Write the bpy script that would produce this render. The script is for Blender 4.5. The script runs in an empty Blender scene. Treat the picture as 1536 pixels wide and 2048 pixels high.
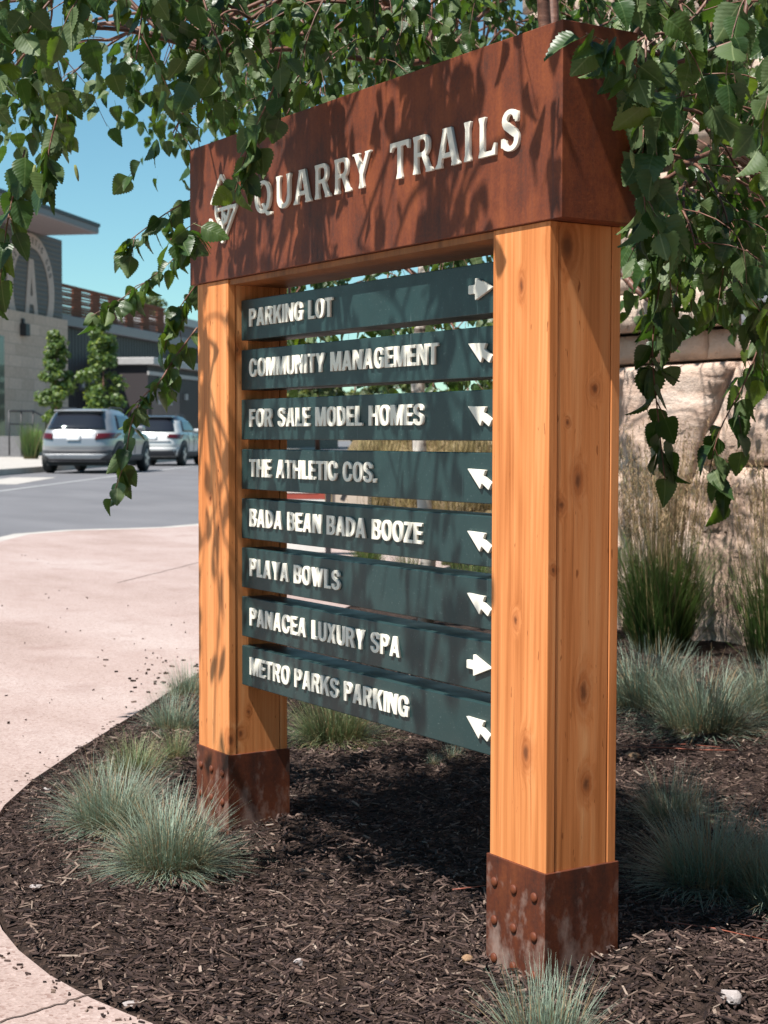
import bpy, bmesh, math, random
import numpy as np
from mathutils import Vector, Matrix
from math import radians, sin, cos, pi, atan2, sqrt
random.seed(7); rng = np.random.default_rng(11)
S = bpy.context.scene
COL = S.collection

# ------------------------------------------------------------------ camera
CAM = np.array([1.99936, -1.59460, 0.90401])
RI = np.array([0.53880868, 0.84242493, 0.0023315])
UP = np.array([-0.0409095, 0.02340088, 0.99888879])
FW = np.array([-0.84143426, 0.53830533, -0.04707178])
FPX = 3146.06
cd = bpy.data.cameras.new('camera'); cam = bpy.data.objects.new('camera', cd); COL.objects.link(cam)
cam.matrix_world = Matrix(((RI[0], UP[0], -FW[0], CAM[0]), (RI[1], UP[1], -FW[1], CAM[1]), (RI[2], UP[2], -FW[2], CAM[2]), (0, 0, 0, 1)))
cd.sensor_fit = 'VERTICAL'; cd.sensor_height = 36.0; cd.lens = 55.302
cd.clip_start = 0.05; cd.clip_end = 3000
cd.dof.use_dof = True; cd.dof.focus_distance = 2.85; cd.dof.aperture_fstop = 12.5
S.camera = cam

# ------------------------------------------------------------------ light
SUN = Vector((0.165, -1.0, 1.86)).normalized()          # towards the sun
W = bpy.data.worlds.new('World'); S.world = W; W.use_nodes = True
wn = W.node_tree; wn.nodes.clear()
sky = wn.nodes.new('ShaderNodeTexSky'); sky.sky_type = 'NISHITA'; sky.sun_disc = False
sky.sun_elevation = math.asin(SUN.z); sky.sun_rotation = atan2(SUN.x, SUN.y)
sky.air_density = 1.0; sky.dust_density = 0.2; sky.ozone_density = 1.6; sky.altitude = 250
bg = wn.nodes.new('ShaderNodeBackground'); bg.inputs['Strength'].default_value = 0.063
wo = wn.nodes.new('ShaderNodeOutputWorld')
tint = wn.nodes.new('ShaderNodeMixRGB'); tint.blend_type = 'MULTIPLY'; tint.inputs[0].default_value = 1.0; tint.inputs[2].default_value = (0.80, 1.13, 1.08, 1)
wn.links.new(sky.outputs[0], tint.inputs[1]); wn.links.new(tint.outputs[0], bg.inputs[0]); wn.links.new(bg.outputs[0], wo.inputs[0])
ld = bpy.data.lights.new('sun', 'SUN'); ld.energy = 5.0; ld.angle = radians(0.53); ld.color = (1.0, 0.955, 0.89)
lo = bpy.data.objects.new('sun', ld); COL.objects.link(lo)
lo.rotation_euler = SUN.to_track_quat('Z', 'Y').to_euler(); lo.location = (0, -4, 9)
S.view_settings.view_transform = 'Standard'; S.view_settings.look = 'None'
S.view_settings.exposure = 0.95; S.view_settings.gamma = 1.0
S.render.engine = 'CYCLES'
S.cycles.max_bounces = 8; S.cycles.transparent_max_bounces = 8

# ------------------------------------------------------------------ helpers
def ray(u, v): return FW + (u - 768) / FPX * RI - (v - 1024) / FPX * UP
def at(u, v, t): return CAM + t * ray(u, v)                # a point at true depth t metres
def gnd(u, v, z=0.0):
    d = ray(u, v); return CAM + (z - CAM[2]) / d[2] * d
def pj(P):
    D = np.asarray(P) - CAM; z = D @ FW
    return 768 + FPX * (D @ RI) / z, 1024 - FPX * (D @ UP) / z, z

def link(o, parent=None):
    COL.objects.link(o)
    if parent is not None: o.parent = parent
    return o
def tag(o, label=None, cat=None, group=None, kind=None):
    if label: o['label'] = label
    if cat: o['category'] = cat
    if group: o['group'] = group
    if kind: o['kind'] = kind
    return o
def empty(name, loc=(0, 0, 0), rz=0.0):
    o = bpy.data.objects.new(name, None); o.empty_display_size = 0.1
    o.location = loc; o.rotation_euler = (0, 0, rz); return link(o)
def np_mesh(name, V, F, mat=None, parent=None, uv=None, smooth=False, mi=None):
    V = np.asarray(V, dtype=np.float32); F = np.asarray(F, dtype=np.int32)
    me = bpy.data.meshes.new(name); k = F.shape[1]
    me.vertices.add(len(V)); me.vertices.foreach_set('co', V.ravel())
    me.loops.add(F.size); me.loops.foreach_set('vertex_index', F.ravel())
    me.polygons.add(len(F)); me.polygons.foreach_set('loop_start', np.arange(0, F.size, k, dtype=np.int32))
    if uv is not None:
        l = me.uv_layers.new(name='UVMap'); l.data.foreach_set('uv', np.asarray(uv, dtype=np.float32)[F.ravel()].ravel())
    for m in (mat if isinstance(mat, (list, tuple)) else [mat]):
        if m: me.materials.append(m)
    if mi is not None: me.polygons.foreach_set('material_index', np.asarray(mi, dtype=np.int32))
    me.polygons.foreach_set('use_smooth', np.full(len(F), smooth, dtype=bool))
    me.update(calc_edges=True); me.validate()
    return link(bpy.data.objects.new(name, me), parent)
class MB:
    """collects primitives; build() links them as ONE mesh object"""
    def __init__(s): s.v = []; s.f = []; s.m = []
    def add(s, V, F, m=0):
        b = len(s.v); s.v += [tuple(map(float, p)) for p in V]; s.f += [tuple(i + b for i in f) for f in F]; s.m += [m] * len(F); return s
    def box(s, x0, x1, y0, y1, z0, z1, m=0, M=None):
        V = [(x0, y0, z0), (x1, y0, z0), (x1, y1, z0), (x0, y1, z0), (x0, y0, z1), (x1, y0, z1), (x1, y1, z1), (x0, y1, z1)]
        if M is not None: V = [tuple(M @ Vector(p)) for p in V]
        return s.add(V, [(0, 3, 2, 1), (4, 5, 6, 7), (0, 1, 5, 4), (1, 2, 6, 5), (2, 3, 7, 6), (3, 0, 4, 7)], m)
    def tube(s, pts, rad, n=6, m=0):
        pts = [np.array(p, float) for p in pts]; V = []; F = []
        rad = rad if hasattr(rad, '__len__') else [rad] * len(pts)
        a = None
        for i, p in enumerate(pts):
            t = pts[min(i + 1, len(pts) - 1)] - pts[max(i - 1, 0)]; t = t / (np.linalg.norm(t) + 1e-9)
            if a is None: a = np.cross(t, [0.3, 0.1, 1] if abs(t[2]) < .9 else [1, 0, 0])
            a = a - t * (a @ t); a = a / (np.linalg.norm(a) + 1e-9); b = np.cross(t, a)
            for k in range(n):
                an = 2 * pi * k / n; V.append(p + rad[i] * (cos(an) * a + sin(an) * b))
        for i in range(len(pts) - 1):
            for k in range(n): F.append((i * n + k, i * n + (k + 1) % n, (i + 1) * n + (k + 1) % n, (i + 1) * n + k))
        F.append(tuple(range(n))[::-1]); F.append(tuple(range((len(pts) - 1) * n, len(pts) * n)))
        return s.add(V, F, m)
    def lathe(s, prof, n=24, c=(0, 0, 0), axis='z', m=0):
        V = []; F = []
        for (r, h) in prof:
            for k in range(n):
                a = 2 * pi * k / n; x, y = r * cos(a), r * sin(a)
                p = {'z': (x, y, h), 'y': (x, h, y), 'x': (h, x, y)}[axis]
                V.append((p[0] + c[0], p[1] + c[1], p[2] + c[2]))
        for i in range(len(prof) - 1):
            for k in range(n):
                q = (i * n + k, i * n + (k + 1) % n, (i + 1) * n + (k + 1) % n, (i + 1) * n + k)
                F.append(q if axis != 'y' else q[::-1])
        F.append(tuple(range(n))); F.append(tuple(range((len(prof) - 1) * n, len(prof) * n)))
        return s.add(V, F, m)
    def prism(s, poly, d0, d1, to):
        """poly 2D; to(a,b,d)->3D"""
        n = len(poly); V = [to(a, b, d0) for a, b in poly] + [to(a, b, d1) for a, b in poly]
        F = [tuple(range(n)), tuple(range(n, 2 * n))[::-1]] + [(i, i + n, (i + 1) % n + n, (i + 1) % n) for i in range(n)]
        return s.add(V, F)
    def build(s, name, mats, parent=None, bevel=0, smooth=False, seg=2):
        me = bpy.data.meshes.new(name); me.from_pydata(s.v, [], s.f)
        for m in (mats if isinstance(mats, (list, tuple)) else [mats]): me.materials.append(m)
        me.polygons.foreach_set('material_index', np.array(s.m, dtype=np.int32))
        bm = bmesh.new(); bm.from_mesh(me); bmesh.ops.recalc_face_normals(bm, faces=bm.faces); bm.to_mesh(me); bm.free()
        if smooth: me.polygons.foreach_set('use_smooth', np.ones(len(me.polygons), dtype=bool))
        me.update()
        o = link(bpy.data.objects.new(name, me), parent)
        if bevel:
            b = o.modifiers.new('bevel', 'BEVEL'); b.width = bevel; b.segments = seg; b.limit_method = 'ANGLE'; b.angle_limit = radians(40)
            b.harden_normals = False
        return o
def copy_tree(o, parent=None):
    c = o.copy(); COL.objects.link(c)
    if parent: c.parent = parent
    for ch in list(o.children): copy_tree(ch, c)
    return c

# ------------------------------------------------------------------ materials
class NT:
    def __init__(s, name, rough=0.6, spec=0.5):
        s.m = bpy.data.materials.new(name); s.m.use_nodes = True; s.t = s.m.node_tree
        s.b = s.t.nodes['Principled BSDF']; s.b.inputs['Roughness'].default_value = rough
        s.b.inputs['Specular IOR Level'].default_value = spec
    def n(s, typ, **kw):
        nd = s.t.nodes.new('ShaderNode' + typ)
        for k, v in kw.items():
            if hasattr(nd, k) and k not in nd.inputs: setattr(nd, k, v)
        for k, v in kw.items():
            key = k
            if key in nd.inputs: s.put(nd.inputs[key], v)
        return nd
    def put(s, inp, v):
        if hasattr(v, 'is_linked') and hasattr(v, 'node'): s.t.links.new(v, inp)
        else:
            if hasattr(v, '__len__') and len(v) == 3 and inp.type == 'RGBA': v = (*v, 1)
            inp.default_value = v
    def co(s, kind='Object'):
        return s.n('TexCoord').outputs[kind]
    def map(s, vec, scale=(1, 1, 1), loc=(0, 0, 0), rot=(0, 0, 0)):
        return s.n('Mapping', Vector=vec, Scale=scale, Location=loc, Rotation=rot).outputs[0]
    def noise(s, vec, sc=5.0, det=4.0, ro=0.55, dist=0.0):
        return s.n('TexNoise', Vector=vec, Scale=sc, Detail=det, Roughness=ro, Distortion=dist).outputs['Fac']
    def ramp(s, f, stops, interp='LINEAR'):
        r = s.n('ValToRGB'); r.color_ramp.interpolation = interp; e = r.color_ramp.elements
        while len(e) < len(stops): e.new(0.5)
        for i, (p, c) in enumerate(stops):
            e[i].position = p; c = (c, c, c) if not hasattr(c, '__len__') else c; e[i].color = (*c[:3], 1)
        s.put(r.inputs[0], f); return r.outputs[0]
    def mix(s, f, a, b, mode='MIX'):
        r = s.n('MixRGB', blend_type=mode); s.put(r.inputs[0], f); s.put(r.inputs[1], a); s.put(r.inputs[2], b); return r.outputs[0]
    def math(s, op, a, b=0.0, clamp=False):
        r = s.n('Math', operation=op, use_clamp=clamp); s.put(r.inputs[0], a); s.put(r.inputs[1], b); return r.outputs[0]
    def vm(s, op, a, b=(0, 0, 0)):
        r = s.n('VectorMath', operation=op); s.put(r.inputs[0], a); s.put(r.inputs[1], b); return r
    def col(s, c): s.put(s.b.inputs['Base Color'], c); return s
    def set(s, k, v): s.put(s.b.inputs[k], v); return s
    def bump(s, h, st=0.4, d=0.01):
        r = s.n('Bump', Strength=st, Distance=d, Height=h); s.put(s.b.inputs['Normal'], r.outputs[0]); return s

def plain(name, c, rough=0.6, spec=0.5, metal=0.0, var=0.12, sc=8.0, bump=0.0):
    q = NT(name, rough, spec); o = q.co()
    f = q.noise(o, sc, 4)
    q.col(q.mix(1.0, c, q.ramp(f, [(0.3, 1 - var), (0.7, 1 + var * 0.6)]), 'MULTIPLY'))
    q.set('Metallic', metal)
    if bump: q.bump(q.noise(o, sc * 6, 3), bump, 0.003)
    return q.m

def wood_mat(name, knots, base=((0.35, 0.108, 0.027), (0.60, 0.222, 0.073), (0.71, 0.345, 0.145)), seed=0.0):
    q = NT(name, 0.6, 0.2); o0 = q.co(); o = q.vm('ADD', o0, q.vm('SCALE', q.vm('SUBTRACT', q.n('TexNoise', Vector=o0, Scale=90.0, Detail=2.0).outputs['Color'], (.5, .5, .5)).outputs[0]).outputs[0]).outputs[0]; K = None; KC = None
    q.t.nodes['Vector Math.001'].inputs['Scale'].default_value = .007
    for (x, y, z, r) in knots:
        r = r * .8
        d = q.vm('MULTIPLY', q.vm('SUBTRACT', o, (x, y, z)).outputs[0], (1 / r, 1 / r, (0.40 + 0.5 * ((z * 37.3) % 1)) / r))
        l = q.vm('LENGTH', d.outputs[0]).outputs['Value']
        g = q.math('POWER', 2.718, q.math('MULTIPLY', q.math('MULTIPLY', l, l), -0.35))
        c = q.math('SUBTRACT', 1.15, l, True)
        K = g if K is None else q.math('MAXIMUM', K, g); KC = c if KC is None else q.math('MAXIMUM', KC, c)
    off = q.vm('ADD', o0, (seed, seed * 1.7, seed * 0.3)).outputs[0]
    big = q.noise(q.map(off, (9, 9, 0.9)), 1.0, 3, 0.5)
    gv = q.map(off, (62, 62, 1.35))
    if K is not None:
        gv = q.vm('ADD', gv, q.n('CombineXYZ', X=q.math('MULTIPLY', K, 2.6), Y=q.math('MULTIPLY', K, 2.2), Z=0.0).outputs[0]).outputs[0]
    grain = q.noise(gv, 1.0, 5, 0.62, 0.5)
    fine = q.noise(q.map(off, (420, 420, 9)), 1.0, 3, 0.6)
    ringsrc = q.noise(q.map(off, (7, 7, 0.55), (1.7, 0.4, 0.2)), 1.0, 1, 0.4)
    if K is not None: ringsrc = q.math('ADD', ringsrc, q.math('MULTIPLY', K, 0.16))
    cath = q.math('SINE', q.math('MULTIPLY', ringsrc, 85.0))
    cath = q.math('MULTIPLY', q.math('ADD', q.math('MULTIPLY', cath, 0.5), 0.5), q.ramp(q.noise(q.map(off, (14, 14, 1.0), (5, 2, 1)), 1.0, 2), [(0.4, 0.25), (0.62, 1.0)]))
    g = q.math('ADD', q.math('MULTIPLY', grain, 0.58), q.math('MULTIPLY', q.math('SUBTRACT', 1.0, cath), 0.085))
    g = q.math('ADD', g, q.math('MULTIPLY', big, 0.32))
    c = q.ramp(g, [(0.36, base[0]), (0.52, base[1]), (0.72, base[2])])
    c = q.mix(0.35, c, q.ramp(fine, [(0.3, 0.72), (0.6, 1.0)]), 'MULTIPLY')
    specks = q.ramp(q.noise(q.map(off, (120, 120, 30)), 1.0, 2, 0.5), [(0.26, (0.35, 0.26, 0.2)), (0.31, 1.0)])
    c = q.mix(0.8, c, specks, 'MULTIPLY')
    chk = q.math('MULTIPLY', q.ramp(q.noise(q.map(off, (230, 230, 1.6), (2, 3, 1)), 1.0, 2, 0.4), [(0.665, 0.0), (0.70, 1.0)]), q.ramp(q.noise(q.map(off, (20, 20, 2.2), (9, 3, 4)), 1.0, 1), [(0.5, 0.0), (0.6, 0.8)]))
    c = q.mix(chk, c, (0.12, 0.045, 0.018))
    c = q.mix(q.ramp(q.noise(q.map(off, (11, 11, 1.7), (4, 8, 2)), 1.0, 3), [(0.45, 0.0), (0.75, 0.42)]), c, (0.50, 0.17, 0.050))
    if K is not None:
        c = q.mix(q.math('MULTIPLY', K, 0.75, True), c, (0.28, 0.080, 0.024))
        c = q.mix(q.ramp(KC, [(0.25, 0.0), (0.85, 0.8)]), c, (0.115, 0.040, 0.016))
    q.col(c); q.set('Roughness', q.ramp(grain, [(0.3, 0.5), (0.7, 0.65)]))
    q.bump(q.math('ADD', grain, q.math('MULTIPLY', fine, 0.6)), 0.22, 0.002)
    return q.m

def rust_mat(name, stain=False, dark=1.0):
    q = NT(name, 0.62, 0.35); o = q.co()
    n1 = q.noise(o, 9, 5, 0.6); n2 = q.noise(q.map(o, (34, 34, 3.2)), 1.0, 4, 0.6); n3 = q.noise(o, 160, 3, 0.7)
    f = q.math('ADD', q.math('MULTIPLY', n1, 0.45), q.math('ADD', q.math('MULTIPLY', n2, 0.35), q.math('MULTIPLY', n3, 0.22)))
    d = dark
    c = q.ramp(f, [(0.36, (0.062 * d, 0.022 * d, 0.014 * d)), (0.50, (0.155 * d, 0.037 * d, 0.014 * d)), (0.64, (0.250 * d, 0.065 * d, 0.020 * d))])
    streak = q.ramp(q.noise(q.map(o, (55, 55, 1.1), (3, 1, 2)), 1.0, 3, 0.55), [(0.60, 0.0), (0.74, 1.0)])
    c = q.mix(q.math('MULTIPLY', streak, 0.38), c, (0.06, 0.03, 0.028))
    if stain:
        z = q.n('SeparateXYZ', Vector=o).outputs['Z']
        s1 = q.noise(q.map(o, (26, 26, 15), (0.7, 0.2, 0.1)), 1.0, 5, 0.65)
        low = q.math('SUBTRACT', 0.60, q.math('MULTIPLY', z, 2.6))
        m = q.ramp(q.math('ADD', s1, q.math('MULTIPLY', low, 0.42)), [(0.63, 0.0), (0.84, 1.0)])
        c = q.mix(q.math('MULTIPLY', m, 0.62), c, (0.33, 0.235, 0.195))
        c = q.mix(0.35, c, q.ramp(q.noise(o, 45, 4, 0.7), [(0.35, (0.45, 0.5, 0.55)), (0.6, 1.0)]), 'MULTIPLY')
    q.col(c); q.bump(q.math('ADD', n3, n2), 0.18, 0.0015)
    return q.m

M = {}
M['rust'] = rust_mat('corten_steel', False, .84); M['rust_boot'] = rust_mat('stained_steel', True, 0.60); M['rust_rivet'] = rust_mat('rivet_steel', False, 0.62)
q = NT('teal_paint', 0.42, 0.45); o = q.co()
c = q.mix(q.ramp(q.noise(o, 22, 5, 0.6), [(0.35, 0.0), (0.7, 0.35)]), (0.012, 0.033, 0.033), (0.021, 0.045, 0.045))
c = q.mix(q.ramp(q.noise(o, 240, 2, 0.5), [(0.66, 0.0), (0.72, 0.5)]), c, (0.09, 0.12, 0.12))
c = q.mix(q.ramp(q.noise(q.map(o, (160, 30, 4)), 1.0, 2, 0.5), [(0.71, 0.0), (0.76, 0.28)]), c, (0.20, 0.26, 0.26))
q.col(c); q.bump(q.noise(o, 180, 3), 0.06, 0.001); q.set('Roughness', q.ramp(q.noise(o, 12, 3), [(0.3, 0.36), (0.7, 0.52)])); M['teal'] = q.m
M['ivory'] = plain('ivory_acrylic', (0.74, 0.70, 0.60), 0.32, 0.5, 0, 0.06, 30)
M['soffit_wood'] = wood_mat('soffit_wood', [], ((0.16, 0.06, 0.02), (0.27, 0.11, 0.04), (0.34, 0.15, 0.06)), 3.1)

# concrete, asphalt, mulch
q = NT('pink_aggregate', 0.8, 0.3); o = q.co()
big = q.noise(q.map(o, (0.5, 1.3, 1)), 1.0, 5, 0.6); sp = q.noise(o, 210, 3, 0.75); vo = q.n('TexVoronoi', Vector=o, Scale=150.0)
c = q.ramp(big, [(0.30, (0.270, 0.200, 0.176)), (0.52, (0.340, 0.265, 0.243)), (0.72, (0.390, 0.325, 0.305))])
c = q.mix(0.75, c, q.ramp(vo.outputs['Color'], [(0.08, (0.55, 0.42, 0.38)), (0.3, (0.9, 0.86, 0.84)), (0.75, (1.06, 1.04, 1.03)), (0.95, (1.25, 1.25, 1.25))]), 'MULTIPLY')
c = q.mix(0.5, c, q.ramp(sp, [(0.3, 0.72), (0.6, 1.05)]), 'MULTIPLY')
c = q.mix(q.ramp(q.noise(o, 3.1, 4, 0.6), [(0.54, 0.0), (0.72, 0.5)]), c, (0.21, 0.135, 0.115))
q.col(c); q.bump(vo.outputs['Distance'], 0.25, 0.003); M['plaza'] = q.m
q = NT('asphalt', 0.85, 0.3); o = q.co()
c = q.ramp(q.noise(q.map(o, (0.35, 0.9, 1), (0, 0, 0), (0, 0, 0.6)), 1.0, 5, 0.6), [(0.3, (0.112, 0.110, 0.118)), (0.7, (0.150, 0.147, 0.156))])
c = q.mix(0.8, c, q.ramp(q.noise(o, 130, 3, 0.8), [(0.3, 0.72), (0.65, 1.12)]), 'MULTIPLY'); q.col(c); q.bump(q.noise(o, 150, 2), 0.2, 0.003); M['asphalt'] = q.m
M['concrete'] = plain('pale_concrete', (0.36, 0.335, 0.31), 0.85, 0.3, 0, 0.12, 3.0)
M['white_line'] = plain('road_paint', (0.32, 0.32, 0.32), 0.7, 0.3, 0, 0.18, 3.0)
M['dirt'] = plain('bare_ground', (0.13, 0.105, 0.075), 0.95, 0.2, 0, 0.3, 0.6)
M['dark_gap'] = plain('dark_joint', (0.10, 0.07, 0.06), 0.9, 0.2)
q = NT('mulch_soil', 0.95, 0.15); o = q.co()
f = q.noise(o, 55, 6, 0.75)
q.col(q.ramp(f, [(0.34, (0.012, 0.008, 0.007)), (0.5, (0.040, 0.026, 0.021)), (0.68, (0.095, 0.062, 0.048))])); q.bump(q.noise(o, 90, 5, 0.7), 0.9, 0.02); M['soil'] = q.m
q = NT('bark_chip', 0.9, 0.2); o = q.co(); rp = q.n('NewGeometry').outputs['Random Per Island']
c = q.ramp(rp, [(0.0, (0.018, 0.012, 0.012)), (0.35, (0.047, 0.030, 0.026)), (0.7, (0.090, 0.058, 0.049)), (0.90, (0.150, 0.102, 0.082)), (0.97, (0.20, 0.145, 0.115)), (1.0, (0.28, 0.22, 0.18))])
c = q.mix(0.6, c, q.ramp(q.noise(q.map(o, (70, 160, 160)), 1.0, 3, 0.6), [(0.3, 0.55), (0.65, 1.15)]), 'MULTIPLY'); q.col(c); M['chip'] = q.m

# plants
def leaf_mat(name, top, back, rough=0.34, trans=0.35, varc=0.35):
    q = NT(name, rough, 0.45); g = q.n('NewGeometry'); uv = q.n('UVMap').outputs[0]; s = q.n('SeparateXYZ', Vector=uv)
    ax = q.math('ABSOLUTE', s.outputs['X'])
    vein = q.math('SINE', q.math('MULTIPLY', q.math('SUBTRACT', s.outputs['Y'], q.math('MULTIPLY', ax, 0.55)), 56.0))
    mid = q.math('SUBTRACT', 1.0, q.math('MULTIPLY', ax, 32.0), True)
    rp = g.outputs['Random Per Island']
    hue = q.ramp(rp, [(0.0, tuple(x * (1 - varc) for x in top)), (0.55, top), (0.88, (top[0] * 1.6, top[1] * 1.25, top[2] * 0.8)), (1.0, (top[0] * 2.6, top[1] * 1.8, top[2] * 0.9))])
    c = q.mix(q.ramp(vein, [(0.82, 0.0), (1.0, 0.16)]), hue, tuple(min(1, x * 1.9 + 0.01) for x in top))
    c = q.mix(q.math('MULTIPLY', mid, 0.5), c, (0.14, 0.20, 0.07))
    c = q.mix(g.outputs['Backfacing'], c, q.mix(q.math('MULTIPLY', mid, 0.6), back, (0.28, 0.33, 0.15)))
    q.col(c)
    q.set('Roughness', q.mix(g.outputs['Backfacing'], (rough, rough, rough), (0.6, 0.6, 0.6)))
    bm = q.n('Bump', Strength=0.11, Distance=0.0012, Height=q.math('ADD', vein, q.math('MULTIPLY', mid, -2.0)))
    q.put(q.b.inputs['Normal'], bm.outputs[0])
    tr = q.n('BsdfTranslucent'); q.put(tr.inputs['Color'], q.mix(1.0, hue, (2.6, 2.5, 1.0), 'MULTIPLY'))
    mx = q.n('MixShader'); mx.inputs[0].default_value = trans
    q.t.links.new(q.b.outputs[0], mx.inputs[1]); q.t.links.new(tr.outputs[0], mx.inputs[2])
    q.t.links.new(mx.outputs[0], q.t.nodes['Material Output'].inputs[0]); return q.m
M['birch_leaf'] = leaf_mat('birch_leaf', (0.034, 0.076, 0.019), (0.080, 0.124, 0.044), 0.40, 0.34)
M['maple_leaf'] = leaf_mat('shrub_leaf', (0.070, 0.125, 0.035), (0.10, 0.14, 0.055), 0.45, 0.3)
M['far_leaf'] = leaf_mat('far_leaf', (0.055, 0.085, 0.030), (0.09, 0.11, 0.05), 0.6, 0.25)
def blade_mat(name, lo, hi, dead, fdead=0.15, trans=0.2):
    q = NT(name, 0.5, 0.35); g = q.n('NewGeometry'); s = q.n('SeparateXYZ', Vector=q.n('UVMap').outputs[0]); rp = g.outputs['Random Per Island']
    c = q.ramp(s.outputs['Y'], [(0.0, dead), (0.22, lo), (0.75, hi), (1.0, tuple(x * 1.15 for x in hi))])
    c = q.mix(0.6, c, q.ramp(q.math('FRACT', q.math('MULTIPLY', rp, 17.3)), [(0.0, 0.6), (1.0, 1.35)]), 'MULTIPLY')
    c = q.mix(q.ramp(rp, [(fdead, 1.0), (fdead + 0.02, 0.0)]), c, dead)
    q.col(c)
    tr = q.n('BsdfTranslucent'); q.put(tr.inputs['Color'], c); mx = q.n('MixShader'); mx.inputs[0].default_value = trans
    q.t.links.new(q.b.outputs[0], mx.inputs[1]); q.t.links.new(tr.outputs[0], mx.inputs[2])
    q.t.links.new(mx.outputs[0], q.t.nodes['Material Output'].inputs[0]); return q.m
M['fescue'] = blade_mat('blue_blade', (0.120, 0.165, 0.100), (0.245, 0.315, 0.245), (0.28, 0.20, 0.11), 0.20)
M['fescue_green'] = blade_mat('green_blade', (0.120, 0.170, 0.070), (0.215, 0.260, 0.130), (0.30, 0.21, 0.11), 0.22)
M['reed'] = blade_mat('reed_blade', (0.050, 0.095, 0.022), (0.120, 0.190, 0.050), (0.20, 0.15, 0.07), 0.06, 0.3)
M['plume'] = blade_mat('plume', (0.18, 0.15, 0.06), (0.44, 0.31, 0.19), (0.18, 0.16, 0.07), 0.3)
M['dry_grass'] = blade_mat('dry_blade', (0.22, 0.17, 0.07), (0.36, 0.28, 0.13), (0.30, 0.22, 0.12), 0.3)
q = NT('birch_bark', 0.7, 0.3); o = q.co()
c = q.ramp(q.noise(q.map(o, (6, 6, 30)), 1.0, 4, 0.6), [(0.34, (0.10, 0.075, 0.06)), (0.44, (0.46, 0.41, 0.36)), (0.7, (0.60, 0.56, 0.50))])
q.col(c); q.bump(q.noise(q.map(o, (10, 10, 60)), 1.0, 3), 0.3, 0.004); M['bark_white'] = q.m
q = NT('twig_bark', 0.55, 0.4); o = q.co()
q.col(q.ramp(q.noise(q.map(o, (40, 40, 90)), 1.0, 4, 0.6), [(0.3, (0.075, 0.034, 0.024)), (0.55, (0.155, 0.070, 0.046)), (0.75, (0.26, 0.15, 0.11))])); q.bump(q.noise(o, 260, 2), 0.3, 0.001); M['twig'] = q.m
M['catkin'] = plain('catkin', (0.20, 0.22, 0.07), 0.7, 0.3, 0, 0.35, 300, 0.5)

# stone
def stone_mat(name, a, b, c3, sc=1.0, bs=0.8):
    q = NT(name, 0.88, 0.25); o = q.co()
    lay = q.noise(q.map(o, (1.2 * sc, 1.2 * sc, 9 * sc)), 1.0, 5, 0.6, 0.3); bl = q.noise(o, 2.3 * sc, 5, 0.62); fi = q.noise(o, 38 * sc, 5, 0.72)
    pit = q.n('TexVoronoi', Vector=q.map(o, (15 * sc, 15 * sc, 22 * sc)), Scale=1.0).outputs['Distance']
    f = q.math('ADD', q.math('MULTIPLY', lay, 0.4), q.math('ADD', q.math('MULTIPLY', bl, 0.4), q.math('MULTIPLY', fi, 0.22)))
    c = q.ramp(f, [(0.38, a), (0.52, b), (0.66, c3)])
    hole = q.math('MULTIPLY', q.ramp(pit, [(0.06, 1.0), (0.2, 0.0)]), q.ramp(q.noise(o, 4.0 * sc, 2), [(0.5, 0.0), (0.62, 1.0)]))
    c = q.mix(q.math('MULTIPLY', hole, 0.6), c, (0.16, 0.10, 0.07))
    q.col(c); q.bump(q.math('SUBTRACT', q.math('ADD', q.math('ADD', q.math('MULTIPLY', lay, 0.5), q.math('MULTIPLY', fi, 0.35)), bl), q.math('MULTIPLY', hole, 0.7)), bs, 0.035 / sc)
    return q.m
M['limestone'] = stone_mat('quarry_limestone', (0.34, 0.225, 0.170), (0.51, 0.375, 0.300), (0.61, 0.505, 0.435))
M['upper_stone'] = stone_mat('upper_limestone', (0.34, 0.25, 0.195), (0.47, 0.37, 0.30), (0.56, 0.47, 0.40))
M['white_rock'] = stone_mat('white_rock', (0.24, 0.21, 0.20), (0.34, 0.30, 0.29), (0.42, 0.39, 0.38), 9.0, 0.4)
M['tan_rock'] = stone_mat('tan_rock', (0.17, 0.10, 0.06), (0.27, 0.17, 0.10), (0.36, 0.25, 0.16), 9.0, 0.5)

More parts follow.
